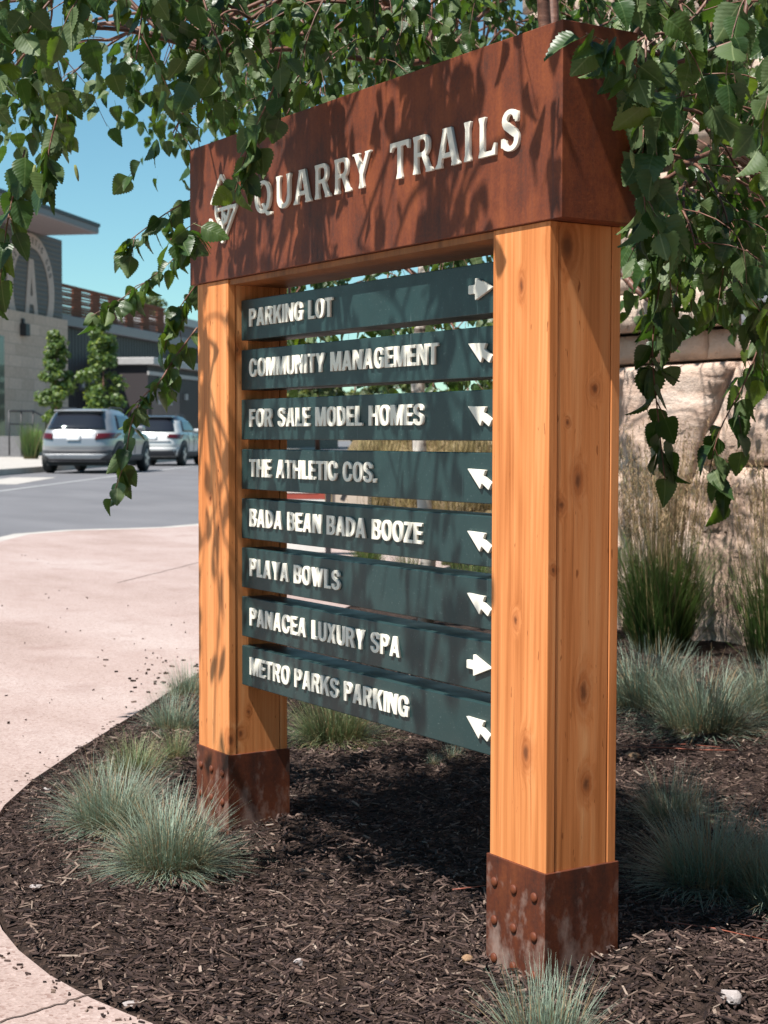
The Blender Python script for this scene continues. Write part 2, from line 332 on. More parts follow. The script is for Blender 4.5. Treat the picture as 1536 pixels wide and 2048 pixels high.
# ------------------------------------------------------------------ glyphs: strokes -> outline -> solid letters
class G2:
    RES = 44
    def __init__(s, w, pad=0.12, h=1.0):
        s.w = w; n = G2.RES; s.x = np.arange(-pad, w + pad + 1 / n, 1 / n); s.y = np.arange(-pad - 0.12, h + pad + 1 / n, 1 / n)
        s.X, s.Y = np.meshgrid(s.x, s.y); s.d = np.full(s.X.shape, 9.0)
    def poly(s, P):
        X, Y = s.X, s.Y; d = np.full(X.shape, 1e9); ins = np.zeros(X.shape, bool); n = len(P)
        for i in range(n):
            (x0, y0), (x1, y1) = P[i], P[(i + 1) % n]; ex, ey = x1 - x0, y1 - y0
            t = np.clip(((X - x0) * ex + (Y - y0) * ey) / (ex * ex + ey * ey + 1e-12), 0, 1)
            d = np.minimum(d, np.hypot(X - x0 - t * ex, Y - y0 - t * ey))
            if abs(ey) > 1e-9: ins ^= ((y0 > Y) != (y1 > Y)) & (X < ex * (Y - y0) / ey + x0)
        return np.where(ins, -d, d)
    def rect(s, x0, y0, x1, y1): return s.poly([(x0, y0), (x1, y0), (x1, y1), (x0, y1)])
    def seg(s, x0, y0, x1, y1, th):
        L = math.hypot(x1 - x0, y1 - y0); nx, ny = -(y1 - y0) / L * th / 2, (x1 - x0) / L * th / 2
        return s.poly([(x0 + nx, y0 + ny), (x1 + nx, y1 + ny), (x1 - nx, y1 - ny), (x0 - nx, y0 - ny)])
    def ell(s, cx, cy, rx, ry, n=2.4):
        return ((np.abs((s.X - cx) / rx) ** n + np.abs((s.Y - cy) / ry) ** n) ** (1 / n) - 1) * min(rx, ry)
    def ring(s, cx, cy, rx, ry, th, tv, n=2.4): return np.maximum(s.ell(cx, cy, rx, ry, n), -s.ell(cx, cy, rx - th, ry - tv, n))
    def rb(s, x0, y0, x1, y1, r):
        qx = np.abs(s.X - (x0 + x1) / 2) - (x1 - x0) / 2 + r; qy = np.abs(s.Y - (y0 + y1) / 2) - (y1 - y0) / 2 + r
        return np.hypot(np.maximum(qx, 0), np.maximum(qy, 0)) + np.minimum(np.maximum(qx, qy), 0) - r
    def D(s, x0, y0, x1, y1): return np.maximum(s.rb(x0 - 1, y0, x1, y1, (y1 - y0) * 0.42), x0 - s.X)
    def add(s, *ds):
        for d in ds: s.d = np.minimum(s.d, d)
        return s
    def cut(s, *ds):
        for d in ds: s.d = np.maximum(s.d, -d)
        return s
    def outlines(s):
        d = s.d; x, y = s.x, s.y; segs = {}
        nx, ny = len(x), len(y)
        def pt(e):
            (i, j, k) = e                                   # k 0: horizontal edge (i,j)-(i+1,j); 1: vertical
            a = d[j, i]; b = d[j, i + 1] if k == 0 else d[j + 1, i]; t = a / (a - b)
            return (x[i] + t * (x[1] - x[0]), y[j]) if k == 0 else (x[i], y[j] + t * (y[1] - y[0]))
        neg = d < 0
        code = neg[:-1, :-1] * 1 + neg[:-1, 1:] * 2 + neg[1:, 1:] * 4 + neg[1:, :-1] * 8
        tab = {1: [(3, 0)], 2: [(0, 1)], 3: [(3, 1)], 4: [(1, 2)], 5: [(3, 2), (1, 0)], 6: [(0, 2)], 7: [(3, 2)], 8: [(2, 3)], 9: [(2, 0)], 10: [(0, 3), (2, 1)], 11: [(2, 1)], 12: [(1, 3)], 13: [(1, 0)], 14: [(0, 3)]}
        for j, i in zip(*np.nonzero((code > 0) & (code < 15))):
            E = [(i, j, 0), (i + 1, j, 1), (i, j + 1, 0), (i, j, 1)]
            for a, b in tab[int(code[j, i])]: segs[E[a]] = E[b]
        out = []
        while segs:
            st, cur = segs.popitem(); L = [st]
            while cur != st and cur in segs: L.append(cur); cur = segs.pop(cur)
            P = np.array([pt(e) for e in L])
            if len(P) > 5: out.append(s.rdp(P))
        return out
    @staticmethod
    def rdp(P, eps=0.0045):
        keep = np.zeros(len(P), bool); far = int(np.argmax(np.hypot(*(P - P[0]).T))); keep[[0, far]] = True
        Q = np.vstack([P, P[:1]]); st = [(0, far), (far, len(P))]
        while st:
            a, b = st.pop()
            if b - a < 2: continue
            v = Q[b] - Q[a]; L = math.hypot(*v) + 1e-12; m = Q[a + 1:b] - Q[a]; dd = np.abs(m[:, 0] * v[1] - m[:, 1] * v[0]) / L; k = int(dd.argmax())
            if dd[k] > eps: keep[(a + 1 + k) % len(P)] = True; st += [(a, a + 1 + k), (a + 1 + k, b)]
        return P[keep]

def sans(ch):
    s, h = 0.205, 0.16
    def mk(w): return G2(w)
    if ch == 'A':
        g = mk(.70); g.add(g.poly([(0, 0), (.215, 0), (.455, 1), (.24, 1)]), g.poly([(.70, 0), (.485, 0), (.245, 1), (.46, 1)]), g.rect(.13, .19, .57, .35))
    elif ch in 'BDPR':
        g = mk({'B': .62, 'D': .64, 'P': .60, 'R': .66}[ch])
        if ch == 'B': g.add(g.D(0, 0, .62, .57), g.D(0, .44, .59, 1)); g.cut(g.D(s, h * .9, .62 - s, .44), g.D(s, .58, .59 - s, 1 - h * .9))
        if ch == 'D': g.add(g.D(0, 0, .64, 1)); g.cut(g.D(s, h, .64 - s, 1 - h))
        if ch in 'PR':
            g.add(g.D(0, .40, .60, 1)); g.cut(g.D(s, .40 + h, .60 - s, 1 - h)); g.add(g.rect(0, 0, s, 1))
        if ch == 'R': g.add(g.poly([(.27, .46), (.47, .46), (.66, 0), (.43, 0)]))
    elif ch in 'COGQ':
        g = mk(.68); g.add(g.ring(.34, .5, .34, .515, s, h))
        if ch in 'CG': g.cut(g.rect(.34, .385, 1, .64))
        if ch == 'G': g.add(g.rect(.36, .385, .68, .54), g.rect(.68 - s * .9, .03, .68, .54))
    elif ch == 'E': g = mk(.54); g.add(g.rect(0, 0, s, 1), g.rect(0, 0, .54, h), g.rect(0, .43, .50, .43 + h), g.rect(0, 1 - h, .53, 1))
    elif ch == 'F': g = mk(.52); g.add(g.rect(0, 0, s, 1), g.rect(0, .42, .46, .42 + h), g.rect(0, 1 - h, .52, 1))
    elif ch == 'H': g = mk(.66); g.add(g.rect(0, 0, s, 1), g.rect(.66 - s, 0, .66, 1), g.rect(0, .43, .66, .43 + h))
    elif ch == 'I': g = mk(s); g.add(g.rect(0, 0, s, 1))
    elif ch == 'K': g = mk(.68); g.add(g.rect(0, 0, s, 1), g.poly([(.15, .44), (.43, 1), (.67, 1), (.15, .16)]), g.poly([(.27, .57), (.44, .68), (.69, 0), (.45, 0)]))
    elif ch == 'L': g = mk(.50); g.add(g.rect(0, 0, s, 1), g.rect(0, 0, .50, h))
    elif ch == 'M': g = mk(.80); g.add(g.rect(0, 0, s * .9, 1), g.rect(.80 - s * .9, 0, .80, 1), g.poly([(0, 1), (.27, 1), (.485, 0), (.315, 0)]), g.poly([(.80, 1), (.53, 1), (.315, 0), (.485, 0)]))
    elif ch == 'N': g = mk(.66); g.add(g.rect(0, 0, s * .93, 1), g.rect(.66 - s * .93, 0, .66, 1), g.poly([(0, 1), (.22, 1), (.66, 0), (.44, 0)]))
    elif ch == 'S':
        g = mk(.62); t = g.ring(.31, .74, .30, .275, s * .97, h, 2.2); b = g.ring(.31, .275, .31, .29, s * .97, h, 2.2)
        t = np.maximum(t, -g.rect(.31, .50, 1, .70)); b = np.maximum(b, -g.rect(-1, .30, .31, .60)); g.add(t, b, g.seg(.16, .60, .46, .43, .17))
    elif ch == 'T': g = mk(.58); g.add(g.rect(0, 1 - h, .58, 1), g.rect(.29 - s / 2, 0, .29 + s / 2, 1))
    elif ch == 'U':
        g = mk(.64); r = g.ring(.32, .36, .32, .375, s, h); r = np.maximum(r, g.Y - .36); g.add(r, g.rect(0, .35, s, 1), g.rect(.64 - s, .35, .64, 1))
    elif ch == 'W':
        g = mk(.96); w = .20
        for a, b in ((0, .21), (.75, .54)): g.add(g.poly([(a, 1), (a + w, 1), (b + w, 0), (b, 0)]))
        g.add(g.poly([(.375, 1), (.585, 1), (.42, 0), (.22, 0)]), g.poly([(.585, 1), (.375, 1), (.54, 0), (.74, 0)]))
    elif ch == 'X': g = mk(.68); g.add(g.poly([(0, 0), (.235, 0), (.66, 1), (.43, 1)]), g.poly([(.68, 0), (.445, 0), (.02, 1), (.25, 1)]))
    elif ch == 'Y': g = mk(.66); g.add(g.poly([(0, 1), (.23, 1), (.43, .47), (.43, .36), (.23, .36)]), g.poly([(.66, 1), (.43, 1), (.23, .47), (.23, .36), (.43, .36)]), g.rect(.33 - s / 2, 0, .33 + s / 2, .45))
    elif ch == 'Z': g = mk(.58); g.add(g.rect(0, 0, .58, h), g.rect(.02, 1 - h, .57, 1), g.poly([(0, h * .7), (.25, h * .7), (.57, 1 - h * .7), (.32, 1 - h * .7)]))
    elif ch == '.': g = mk(.20); g.add(g.rect(0, 0, .20, .20))
    else: g = mk(.3)
    return g
def serif(ch):
    t, v, f = 0.165, 0.10, 0.05                             # thick, thin, flare
    def st(g, x, w, y0, y1, e0=True, e1=True):
        g.add(g.rect(x, y0, x + w, y1))
        if e0: g.add(g.poly([(x - f, y0), (x + w + f, y0), (x + w + f * .8, y0 + .055), (x + w, y0 + .16), (x, y0 + .16), (x - f * .8, y0 + .055)]))
        if e1: g.add(g.poly([(x - f, y1), (x + w + f, y1), (x + w + f * .8, y1 - .055), (x + w, y1 - .16), (x, y1 - .16), (x - f * .8, y1 - .055)]))
    def leg(g, x0, y0, x1, y1, w):                            # slanted flared leg
        d = .06; s1 = 1 if x0 > x1 else -1
        g.add(g.poly([(x0 - w / 2, y0), (x0 + w / 2, y0), (x1 + w / 2, y1), (x1 - w / 2, y1)]), g.poly([(x0 - w / 2 - d, y0), (x0 + w / 2 + d, y0), (x0 + w / 2 + d * .6, y0 + .06), (x0 + w / 2 - s1 * .02, y0 + .12), (x0 - w / 2 - s1 * .02, y0 + .12), (x0 - w / 2 - d * .6, y0 + .06)]))
    if ch == 'Q': g = G2(.98); g.add(g.ring(.46, .5, .46, .51, .185, .115, 2.1), g.poly([(.38, .30), (.55, .30), (.72, .02), (.98, -.02), (.98, -.10), (.70, -.11), (.56, .02)]))
    elif ch == 'U':
        g = G2(.86); r = np.maximum(g.ring(.43, .33, .36, .345, t, .14, 2.1), g.Y - .33); g.add(r)
        st(g, .07, t, .32, 1, False); st(g, .79 - .15, .15, .32, 1, False)
    elif ch == 'A': g = G2(.98); leg(g, .16, 0, .42, 1, .15); leg(g, .82, 0, .55, 1, .21); g.add(g.rect(.26, .24, .72, .36), g.poly([(.30, 1), (.62, 1), (.60, .92), (.36, .92)]))
    elif ch == 'R':
        g = G2(.86); st(g, .07, t, 0, 1); g.add(np.maximum(g.D(.10, .44, .74, 1), -g.D(.20, .55, .74 - t, .89)))
        g.cut(g.D(.255, .55, .74 - t, .89)); leg(g, .74, 0, .48, .5, .19)
    elif ch == 'Y': g = G2(.90); g.add(g.poly([(.06, 1), (.28, 1), (.53, .46), (.53, .38), (.37, .38)]), g.poly([(.84, 1), (.68, 1), (.40, .46), (.53, .38)])); st(g, .36, t, 0, .45, True, False); g.add(g.rect(0, .945, .33, 1), g.rect(.62, .945, .90, 1))
    elif ch == 'T': g = G2(.84); st(g, .33, t, 0, 1, True, False); g.add(g.rect(0, .87, .84, 1), g.poly([(0, 1), (0, .76), (.06, .76), (.14, .88)]), g.poly([(.84, 1), (.84, .76), (.78, .76), (.70, .88)]))
    elif ch == 'I': g = G2(.31); st(g, .06, t, 0, 1)
    elif ch == 'L': g = G2(.68); st(g, .06, t, 0, 1); g.add(g.rect(.06, 0, .68, .125), g.poly([(.68, 0), (.68, .30), (.62, .30), (.52, .10)]))
    elif ch == 'S':
        g = G2(.64); a = g.ring(.32, .745, .29, .265, t, .125, 2.1); b = g.ring(.32, .27, .32, .28, t, .125, 2.1)
        a = np.maximum(a, -g.rect(.33, .50, 1, .74)); b = np.maximum(b, -g.rect(-1, .29, .31, .60)); g.add(a, b, g.seg(.15, .64, .50, .40, .20), g.rect(.50, .68, .60, .93), g.rect(0, .10, .10, .33))
    return g
_gc = {}
def outl(font, ch):
    k = (font.__name__, ch)
    if k not in _gc: g = font(ch); _gc[k] = (g.w, g.outlines())
    return _gc[k]
def solid(name, loops, ext, mat, M4, parent=None, bevel=0.0):
    """loops: closed 2D outlines (metres, x right / y up); raised towards +z of M4 from 0 to ext"""
    cu = bpy.data.curves.new(name, 'CURVE'); cu.dimensions = '2D'; cu.fill_mode = 'BOTH'; cu.extrude = ext / 2 - bevel; cu.bevel_depth = bevel; cu.bevel_resolution = 1; cu.offset = -bevel
    for L in loops:
        sp = cu.splines.new('POLY'); sp.points.add(len(L) - 1); sp.use_cyclic_u = True
        sp.points.foreach_set('co', np.column_stack([L, np.zeros(len(L)), np.ones(len(L))]).astype(np.float32).ravel())
    t = bpy.data.objects.new('tmp', cu); me = bpy.data.meshes.new_from_object(t)
    bpy.data.objects.remove(t); bpy.data.curves.remove(cu)
    me.transform(M4 @ Matrix.Translation((0, 0, ext / 2))); me.name = name; me.materials.clear(); me.materials.append(mat)
    return link(bpy.data.objects.new(name, me), parent)
FRONT = lambda x, y, z: Matrix(((1, 0, 0, x), (0, 0, -1, y), (0, 1, 0, z), (0, 0, 0, 1)))   # local z -> -Y
def text_words(font, txt, x0, x1, h):
    ls, wid = text_loops(font, txt, x0, x1, h, words=True); n = len(txt.split(' '))
    return [[L for L, k in zip(ls, wid) if k == i] for i in range(n)]
def text_loops(font, txt, x0, x1, h, space=0.38, track=0.055, words=False):
    pen = 0; out = []; wi = []; wk = 0
    for ch in txt:
        if ch == ' ': pen += space; wk += 1; continue
        w, ls = outl(font, ch); out += [L + np.array([pen, 0]) for L in ls]; wi += [wk] * len(ls); pen += w + track
    sx = (x1 - x0) / (pen - track)
    out = [np.column_stack([x0 + L[:, 0] * sx, L[:, 1] * h]) for L in out]
    return (out, wi) if words else out

# ------------------------------------------------------------------ ground, plaza, road
def sheet(name, pts, z, mat, label=None, thick=None):
    b = MB(); n = len(pts)
    if thick: b.prism([(p[0], p[1]) for p in pts], z, z - thick, lambda a, c, d: (a, c, d))
    else: b.add([(p[0], p[1], z) for p in pts], [tuple(range(n))])
    o = b.build(name, mat); tag(o, kind='structure'); return o
sheet('ground', [(-900, -900), (900, -900), (900, 900), (-900, 900)], -0.16, M['dirt'])
EDGE = [(-11.9, 2.0), tuple(gnd(-40, 1092)[:2]), tuple(gnd(0, 1083)[:2]), tuple(gnd(60, 1068)[:2]), tuple(gnd(150, 1061)[:2]), tuple(gnd(260, 1058)[:2]), tuple(gnd(345, 1055)[:2]), (-12.9, 5.9), (-13.6, 7.6), (-14.4, 10.0)]
EDGE[0] = (EDGE[1][0] + 3.2, EDGE[1][1] - 3.2)
EDGE = [(EDGE[0][0] + 5, EDGE[0][1] - 9)] + EDGE
sheet('road', [(-400, -160), (40, -160)] + [(p[0] + .1, p[1] - .1) for p in EDGE] + [(-14.4, 60), (-60, 80), (-400, 280)], -0.02, M['asphalt'])
k = []                                                                       # flush concrete edging along the road
E2 = [np.array(p) for p in EDGE]
for i, p in enumerate(E2):
    t = E2[min(i + 1, len(E2) - 1)] - E2[max(i - 1, 0)]; t /= np.linalg.norm(t); k.append((p + np.array([-t[1], t[0]]) * 0.16))
cb = MB()
for i in range(len(E2) - 1):
    a, b_, c_, d_ = E2[i], E2[i + 1], k[i + 1], k[i]
    cb.add([(*a, .0), (*b_, .0), (*c_, -.0), (*d_, -.0), (*a, -.1), (*b_, -.1), (*c_, -.1), (*d_, -.1)], [(0, 1, 2, 3), (0, 4, 5, 1), (2, 6, 7, 3)])
tag(cb.build('kerb', M['concrete']), kind='structure')
BED = [(1.6, 0.9), (0.75, -.10), (0.30, -.44), (0.06, -.545), (-.10, -.585), (-.19, -.602), (-.26, -.622), (-.36, -.645), (-.5, -.662), (-.65, -.662), (-.78, -.648), (-1.0, -.600), (-1.22, -.545), (-1.48, -.445), (-1.73, -.315), (-1.97, -.155), (-2.28, .09), (-2.88, .585), (-3.46, 1.05), (-4.45, 2.0), (-5.15, 2.74), (-6.6, 4.2), (-8.4, 6.3)]
sheet('plaza', EDGE + [(-14.4, 9.9), (-8.4, 6.3)] + BED[::-1] + [(3.5, 1.2), (3.5, -9)], 0.0, M['plaza'], thick=0.12)
for (p, r) in (((gnd(0, 2046), gnd(192, 1986)), .004), ((gnd(235, 1166), gnd(420, 1119)), .006), ((gnd(-60, 1382), gnd(150, 1362)), .0)):
    if r:
        a, b_ = p; t = (b_ - a); t /= np.linalg.norm(t); nrm = np.array([-t[1], t[0], 0]) * r
        jb = MB(); nn = 14; V = []; F = []
        for i in range(nn + 1):
            c_ = a + (b_ - a) * i / nn + nrm * rng.normal(0, .7); V += [c_ + nrm * .6 + [0, 0, .0015], c_ - nrm * .6 + [0, 0, .0015]]
            if i: F.append((2 * i - 2, 2 * i - 1, 2 * i + 1, 2 * i))
        tag(jb.add(V, F).build('plaza_joint', M['dark_gap']), kind='structure')
def inpoly(x, y, P):
    ins = np.zeros(np.shape(x), bool); n = len(P)
    for i in range(n):
        (x0, y0), (x1, y1) = P[i], P[(i + 1) % n]
        if abs(y1 - y0) > 1e-12: ins ^= ((y0 > y) != (y1 > y)) & (x < (x1 - x0) * (y - y0) / (y1 - y0) + x0)
    return ins
def edist(x, y, P):
    d = np.full(np.shape(x), 1e9)
    for i in range(len(P) - 1):
        (x0, y0), (x1, y1) = P[i], P[i + 1]; ex, ey = x1 - x0, y1 - y0
        t = np.clip(((x - x0) * ex + (y - y0) * ey) / (ex * ex + ey * ey), 0, 1); d = np.minimum(d, np.hypot(x - x0 - t * ex, y - y0 - t * ey))
    return d
BEDP = BED + [(-8.0, 6.8), (-4, 6.5), (3.0, 6.5), (3.0, 2.0)]
def fbm(x, y, s):
    return (np.sin(x * 5.1 * s + 1.3) * np.cos(y * 4.3 * s + .4) + .6 * np.sin(x * 9.7 * s + y * 7.1 * s) + .4 * np.cos(x * 17.3 * s - y * 15.1 * s + 2))
def bedz(x, y):
    x = np.asarray(x, float); y = np.asarray(y, float)
    d = edist(x, y, BED)
    z = -0.001 + 0.006 * np.clip(d / .15, 0, 1) + .006 * fbm(x, y, 1.0) * np.clip(d / .2, 0, 1)
    z += .045 * np.exp(-(((x - .10) / .22) ** 2 + ((y - .22) / .15) ** 2)) + .025 * np.exp(-(((x + 1.02) / .25) ** 2 + ((y - .16) / .12) ** 2))
    return z - .012 * np.exp(-(((x + .15) / .15) ** 2 + ((y + .08) / .1) ** 2))
# soil under the mulch, a fine bumpy sheet
xs = np.concatenate([np.arange(-9.5, -3.6, .18), np.arange(-3.6, 1.7, .035), np.arange(1.7, 3.2, .2)]); ys = np.concatenate([np.arange(-.75, 3.2, .035), np.arange(3.2, 7.2, .2)])
GX, GY = np.meshgrid(xs, ys); ins = inpoly(GX, GY, BEDP); dd = edist(GX, GY, BED)
GZ = np.where(ins, bedz(GX, GY) - .008 + rng.normal(0, .0035, GX.shape), -.05); nx_ = len(xs)
idx = np.arange(GX.size).reshape(GX.shape); F = np.stack([idx[:-1, :-1], idx[:-1, 1:], idx[1:, 1:], idx[1:, :-1]], -1).reshape(-1, 4)
keep = (ins | (dd < .12)).ravel(); F = F[keep[F].all(1)]
tag(np_mesh('soil', np.column_stack([GX.ravel(), GY.ravel(), GZ.ravel()]), F, M['soil'], smooth=True), kind='structure')
# bark chips
def chips(name, n, xr, yr, mat, lmin, lmax, wf, dens=None):
    x = rng.uniform(*xr, n); y = rng.uniform(*yr, n); ok = inpoly(x, y, BEDP) & (edist(x, y, BED) > .012)
    if dens is not None: ok &= rng.random(n) < dens(x, y)
    x, y = x[ok], y[ok]; n = len(x)
    L = lmin + (lmax - lmin) * rng.random(n) ** 2.2; wd = L * rng.uniform(wf[0], wf[1], n) + .0012; th = rng.uniform(.0008, .0026, n)
    yaw = rng.uniform(0, 2 * pi, n); pit = rng.normal(0, .26, n); rol = rng.normal(0, .45, n)
    ax = np.stack([np.cos(yaw) * np.cos(pit), np.sin(yaw) * np.cos(pit), np.sin(pit)], 1)
    sd = np.stack([-np.sin(yaw) * np.cos(rol), np.cos(yaw) * np.cos(rol), np.sin(rol)], 1); nm = np.cross(ax, sd)
    c0 = np.stack([x, y, bedz(x, y) + rng.uniform(-.002, .012, n)], 1)
    def P(a, b, c_): return c0 + ax * (L * a)[:, None] + sd * (wd * b)[:, None] + nm * (th * c_)[:, None]
    j = lambda s_: rng.normal(0, s_, n)
    V = np.stack([P(-.5 + j(.06), -.3, 0), P(-.46 + j(.06), .35, 0), P(.5 + j(.06), .3, 0), P(.46 + j(.06), -.35, 0), P(-.48, -.3, 1), P(-.4, .35, 1), P(.47, .28, 1), P(.42, -.35, 1)], 1)
    f0 = np.array([(4, 7, 6, 5), (0, 1, 5, 4), (1, 2, 6, 5), (2, 3, 7, 6), (3, 0, 4, 7)])
    return np_mesh(name, V.reshape(-1, 3), (f0[None] + 8 * np.arange(n)[:, None, None]).reshape(-1, 4), mat)
dn = lambda x, y: np.clip(2.2 / np.hypot(x - CAM[0], y - CAM[1]) ** 1.0, 0, 1)
a = chips('bark_mulch', 190000, (-3.6, 1.2), (-.72, 2.9), M['chip'], .004, .027, (.13, .36), dn)
tag(a, kind='stuff')
a = chips('mulch_splinters', 26000, (-3.0, 1.2), (-.72, 2.4), M['chip'], .016, .046, (.05, .12), dn)
tag(a, kind='stuff')
def crumbs():
    b = MB()
    for i in range(110):
        if i < 60: u, v = random.gauss(330, 60), random.gauss(1345, 38)
        else: u, v = random.uniform(0, 390), random.uniform(1080, 1520)
        p = gnd(u, v)
        if i % 5 == 0 and i < 60: p = p + np.array([random.gauss(0, .02), random.gauss(0, .02), 0])
        if inpoly(p[0], p[1], BEDP): continue
        L = random.uniform(.005, .024) ** 1.0 * (1 if i < 60 else .5); w = L * random.uniform(.15, .4); a_ = random.uniform(0, pi)
        b.box(-L / 2, L / 2, -w / 2, w / 2, .0005, .004 + random.random() * .004, 0, Matrix.Translation((p[0], p[1], 0)) @ Matrix.Rotation(a_, 4, 'Z') @ Matrix.Rotation(random.uniform(-.15, .15), 4, 'Y'))
    return b.build('mulch_crumbs', M['chip'])
tag(crumbs(), kind='stuff')
def spill():
    b = MB(); A = [np.array(p) for p in BED[3:-2]]
    for _ in range(170):
        i = random.randrange(len(A) - 1); p = A[i] + (A[i + 1] - A[i]) * random.random(); t = A[i + 1] - A[i]; t /= np.linalg.norm(t); p = p + np.array([t[1], -t[0]]) * abs(random.gauss(0, .022)) * (1 if True else -1)
        if inpoly(p[0], p[1], BEDP): p = p + np.array([-t[1], t[0]]) * 2 * .02
        L = random.uniform(.003, .012); w = L * random.uniform(.15, .4)
        b.box(-L / 2, L / 2, -w / 2, w / 2, .0005, .003, 0, Matrix.Translation((p[0], p[1], 0)) @ Matrix.Rotation(random.uniform(0, pi), 4, 'Z'))
    return b.build('mulch_spill', M['chip'])
tag(spill(), kind='stuff')

# ------------------------------------------------------------------ the wayfinding sign
PW, PD, PS = 0.1533, 0.1496, 1.13618                     # post width, depth, spacing between inner faces
ZH, ZT, ZB = 1.2534, 1.5640, 0.1920
sign = empty('wayfinding_sign')
tag(sign, 'timber and rusted steel wayfinding sign with eight teal direction boards standing in mulch', 'sign')
KN = [(0.0, .096, .985, .010), (0, .062, .835, .011), (0, .028, .795, .008), (0, .012, .69, .006), (0, .078, .485, .012), (0, .085, .33, .011), (0, .036, 1.215, .020),
      (-.055, 0, .382, .012), (-.085, 0, .60, .007), (-.075, 0, 1.155, .007), (0, .04, .93, .005)]
KN2 = [(0, .004, .225, .012), (0, .030, .238, .010), (-.09, 0, .765, .007), (-.05, 0, .70, .004), (-.05, 0, .83, .004), (0, .05, .285, .006), (0, .024, 1.10, .006), (0, .07, .52, .008)]
for xo, kn, sd in ((0.0, KN, 0.0), (-PS, KN2, 5.3)):
    b = MB(); b.box(-PW, 0, 0, .0182, .02, ZH); b.box(-PW + .0012, -.0012, .0196, PD - .0196, .02, ZH); b.box(-PW, 0, PD - .0182, PD, .02, ZH)
    p = b.build('post', wood_mat('cedar_post', kn, seed=sd), sign, bevel=.0016); p.location = (xo, 0, 0)
    b = MB(); e = .0042; b.box(-PW - e, e, -e, PD + e, -.06, ZB)
    bo = b.build('boot', M['rust_boot'], sign, bevel=.0010); bo.location = (xo, 0, 0)
    rv = MB()
    r0 = [(.0, -.0046), (.0035, -.0044), (.0065, -.0036), (.0083, -.0022), (.0090, .0)]
    rv.lathe([(max(r, .0002), h) for r, h in r0], 16, axis='y'); rv = rv.build('rivet', M['rust_rivet'], bo, smooth=True)
    first = True
    for zz in (.1470, .0810, .0155):
        for xx in (-.1335, -.0795, -.0240):
            c = rv if first else rv.copy()
            if not first: COL.objects.link(c); c.parent = bo
            first = False; c.location = (xx, -e + .0002, zz)
HX0, HX1 = -PS - PW - .0275, .0350
b = MB(); b.box(HX0, HX1, -.0055, PD + .0010, ZH + .0006, ZT)
hdr = b.build('header_beam', M['rust'], sign, bevel=.0014)
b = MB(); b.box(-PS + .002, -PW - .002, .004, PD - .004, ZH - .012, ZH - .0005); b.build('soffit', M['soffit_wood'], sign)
# raised lettering QUARRY TRAILS
LX = [('Q', -.989, -.9135), ('U', -.8965, -.8307), ('A', -.8232, -.749), ('R', -.7363, -.6759), ('R', -.6602, -.5989), ('Y', -.5907, -.5253), ('T', -.4583, -.3954), ('R', -.3839, -.3221), ('A', -.3136, -.2373), ('I', -.2251, -.2017), ('L', -.1827, -.1337), ('S', -.118, -.0704)]
loops = [[], []]
for ci, (ch, x0, x1) in enumerate(LX):
    w, ls = outl(serif, ch); loops[ci > 5] += [np.column_stack([x0 + L[:, 0] * (x1 - x0) / w, .3768 - .25 + L[:, 1] * .0674]) for L in ls]
for wl in loops: solid('word', wl, .0058, M['ivory'], FRONT(0, -.0056, 1.25), hdr, .0004)
g = G2(.92, .06, 1.08)                                     # the emblem, unit = .15 m
U = .15; ex = lambda x: (x + 1.209) / U; ez = lambda z: (z - 1.333) / U
th = .052
g.add(g.seg(ex(-1.206), ez(1.392), ex(-1.141), ez(1.3345), th), g.seg(ex(-1.0755), ez(1.410), ex(-1.141), ez(1.3345), th), g.seg(ex(-1.141), ez(1.338), ex(-1.141), ez(1.408), th),
      g.seg(ex(-1.172), ez(1.408), ex(-1.074), ez(1.408), th), g.ring(ex(-1.142), ez(1.409), .245, .245, th, th, 2.0), g.seg(ex(-1.137), ez(1.397), ex(-1.118), ez(1.380), .075),
      g.seg(ex(-1.198), ez(1.424), ex(-1.148), ez(1.4835), th), g.seg(ex(-1.148), ez(1.4835), ex(-1.098), ez(1.427), th))
solid('emblem', [np.column_stack([-1.209 + L[:, 0] * U, 1.333 - 1.25 + L[:, 1] * U]) for L in g.outlines()], .0060, M['ivory'], FRONT(0, -.0056, 1.25), hdr, .0005)
# eight boards
BZ, BH, BP = 1.20816, 0.08877, 0.110
RIGHT = [(-.2617, .5084), (-.2416, .5108), (-.2417, .5217), (-.1878, .5026), (-.2396, .4835), (-.2415, .4962), (-.2616, .4948)]
RIGHT = [(-.2617, .0078), (-.2417, .0078), (-.2417, .0195), (-.1880, .0), (-.2417, -.0195), (-.2417, -.0078), (-.2617, -.0078)]
LEFTUP = [(-.2621, .0165), (-.2085, .0150), (-.2145, .0045), (-.1895, -.0075), (-.1985, -.0200), (-.2190, -.0085), (-.2238, -.0190)]
def rnd(P, r=.002):
    out = []; n = len(P); P = [np.array(p) for p in P]
    for i in range(n):
        a, p, c = P[i - 1], P[i], P[(i + 1) % n]; ua = (a - p) / np.linalg.norm(a - p); uc = (c - p) / np.linalg.norm(c - p)
        out += [p + ua * r, p + (ua + uc) * r * .28, p + uc * r]
    return np.array(out)
TXT = [('PARKING LOT', -.731, 1), ('COMMUNITY MANAGEMENT', -.3577, 0), ('FOR SALE MODEL HOMES', -.4031, 0), ('THE ATHLETIC COS.', -.5668, 0), ('BADA BEAN BADA BOOZE', -.4064, 0), ('PLAYA BOWLS', -.7017, 0), ('PANACEA LUXURY SPA', -.4805, 1), ('METRO PARKS PARKING', -.4515, 0)]
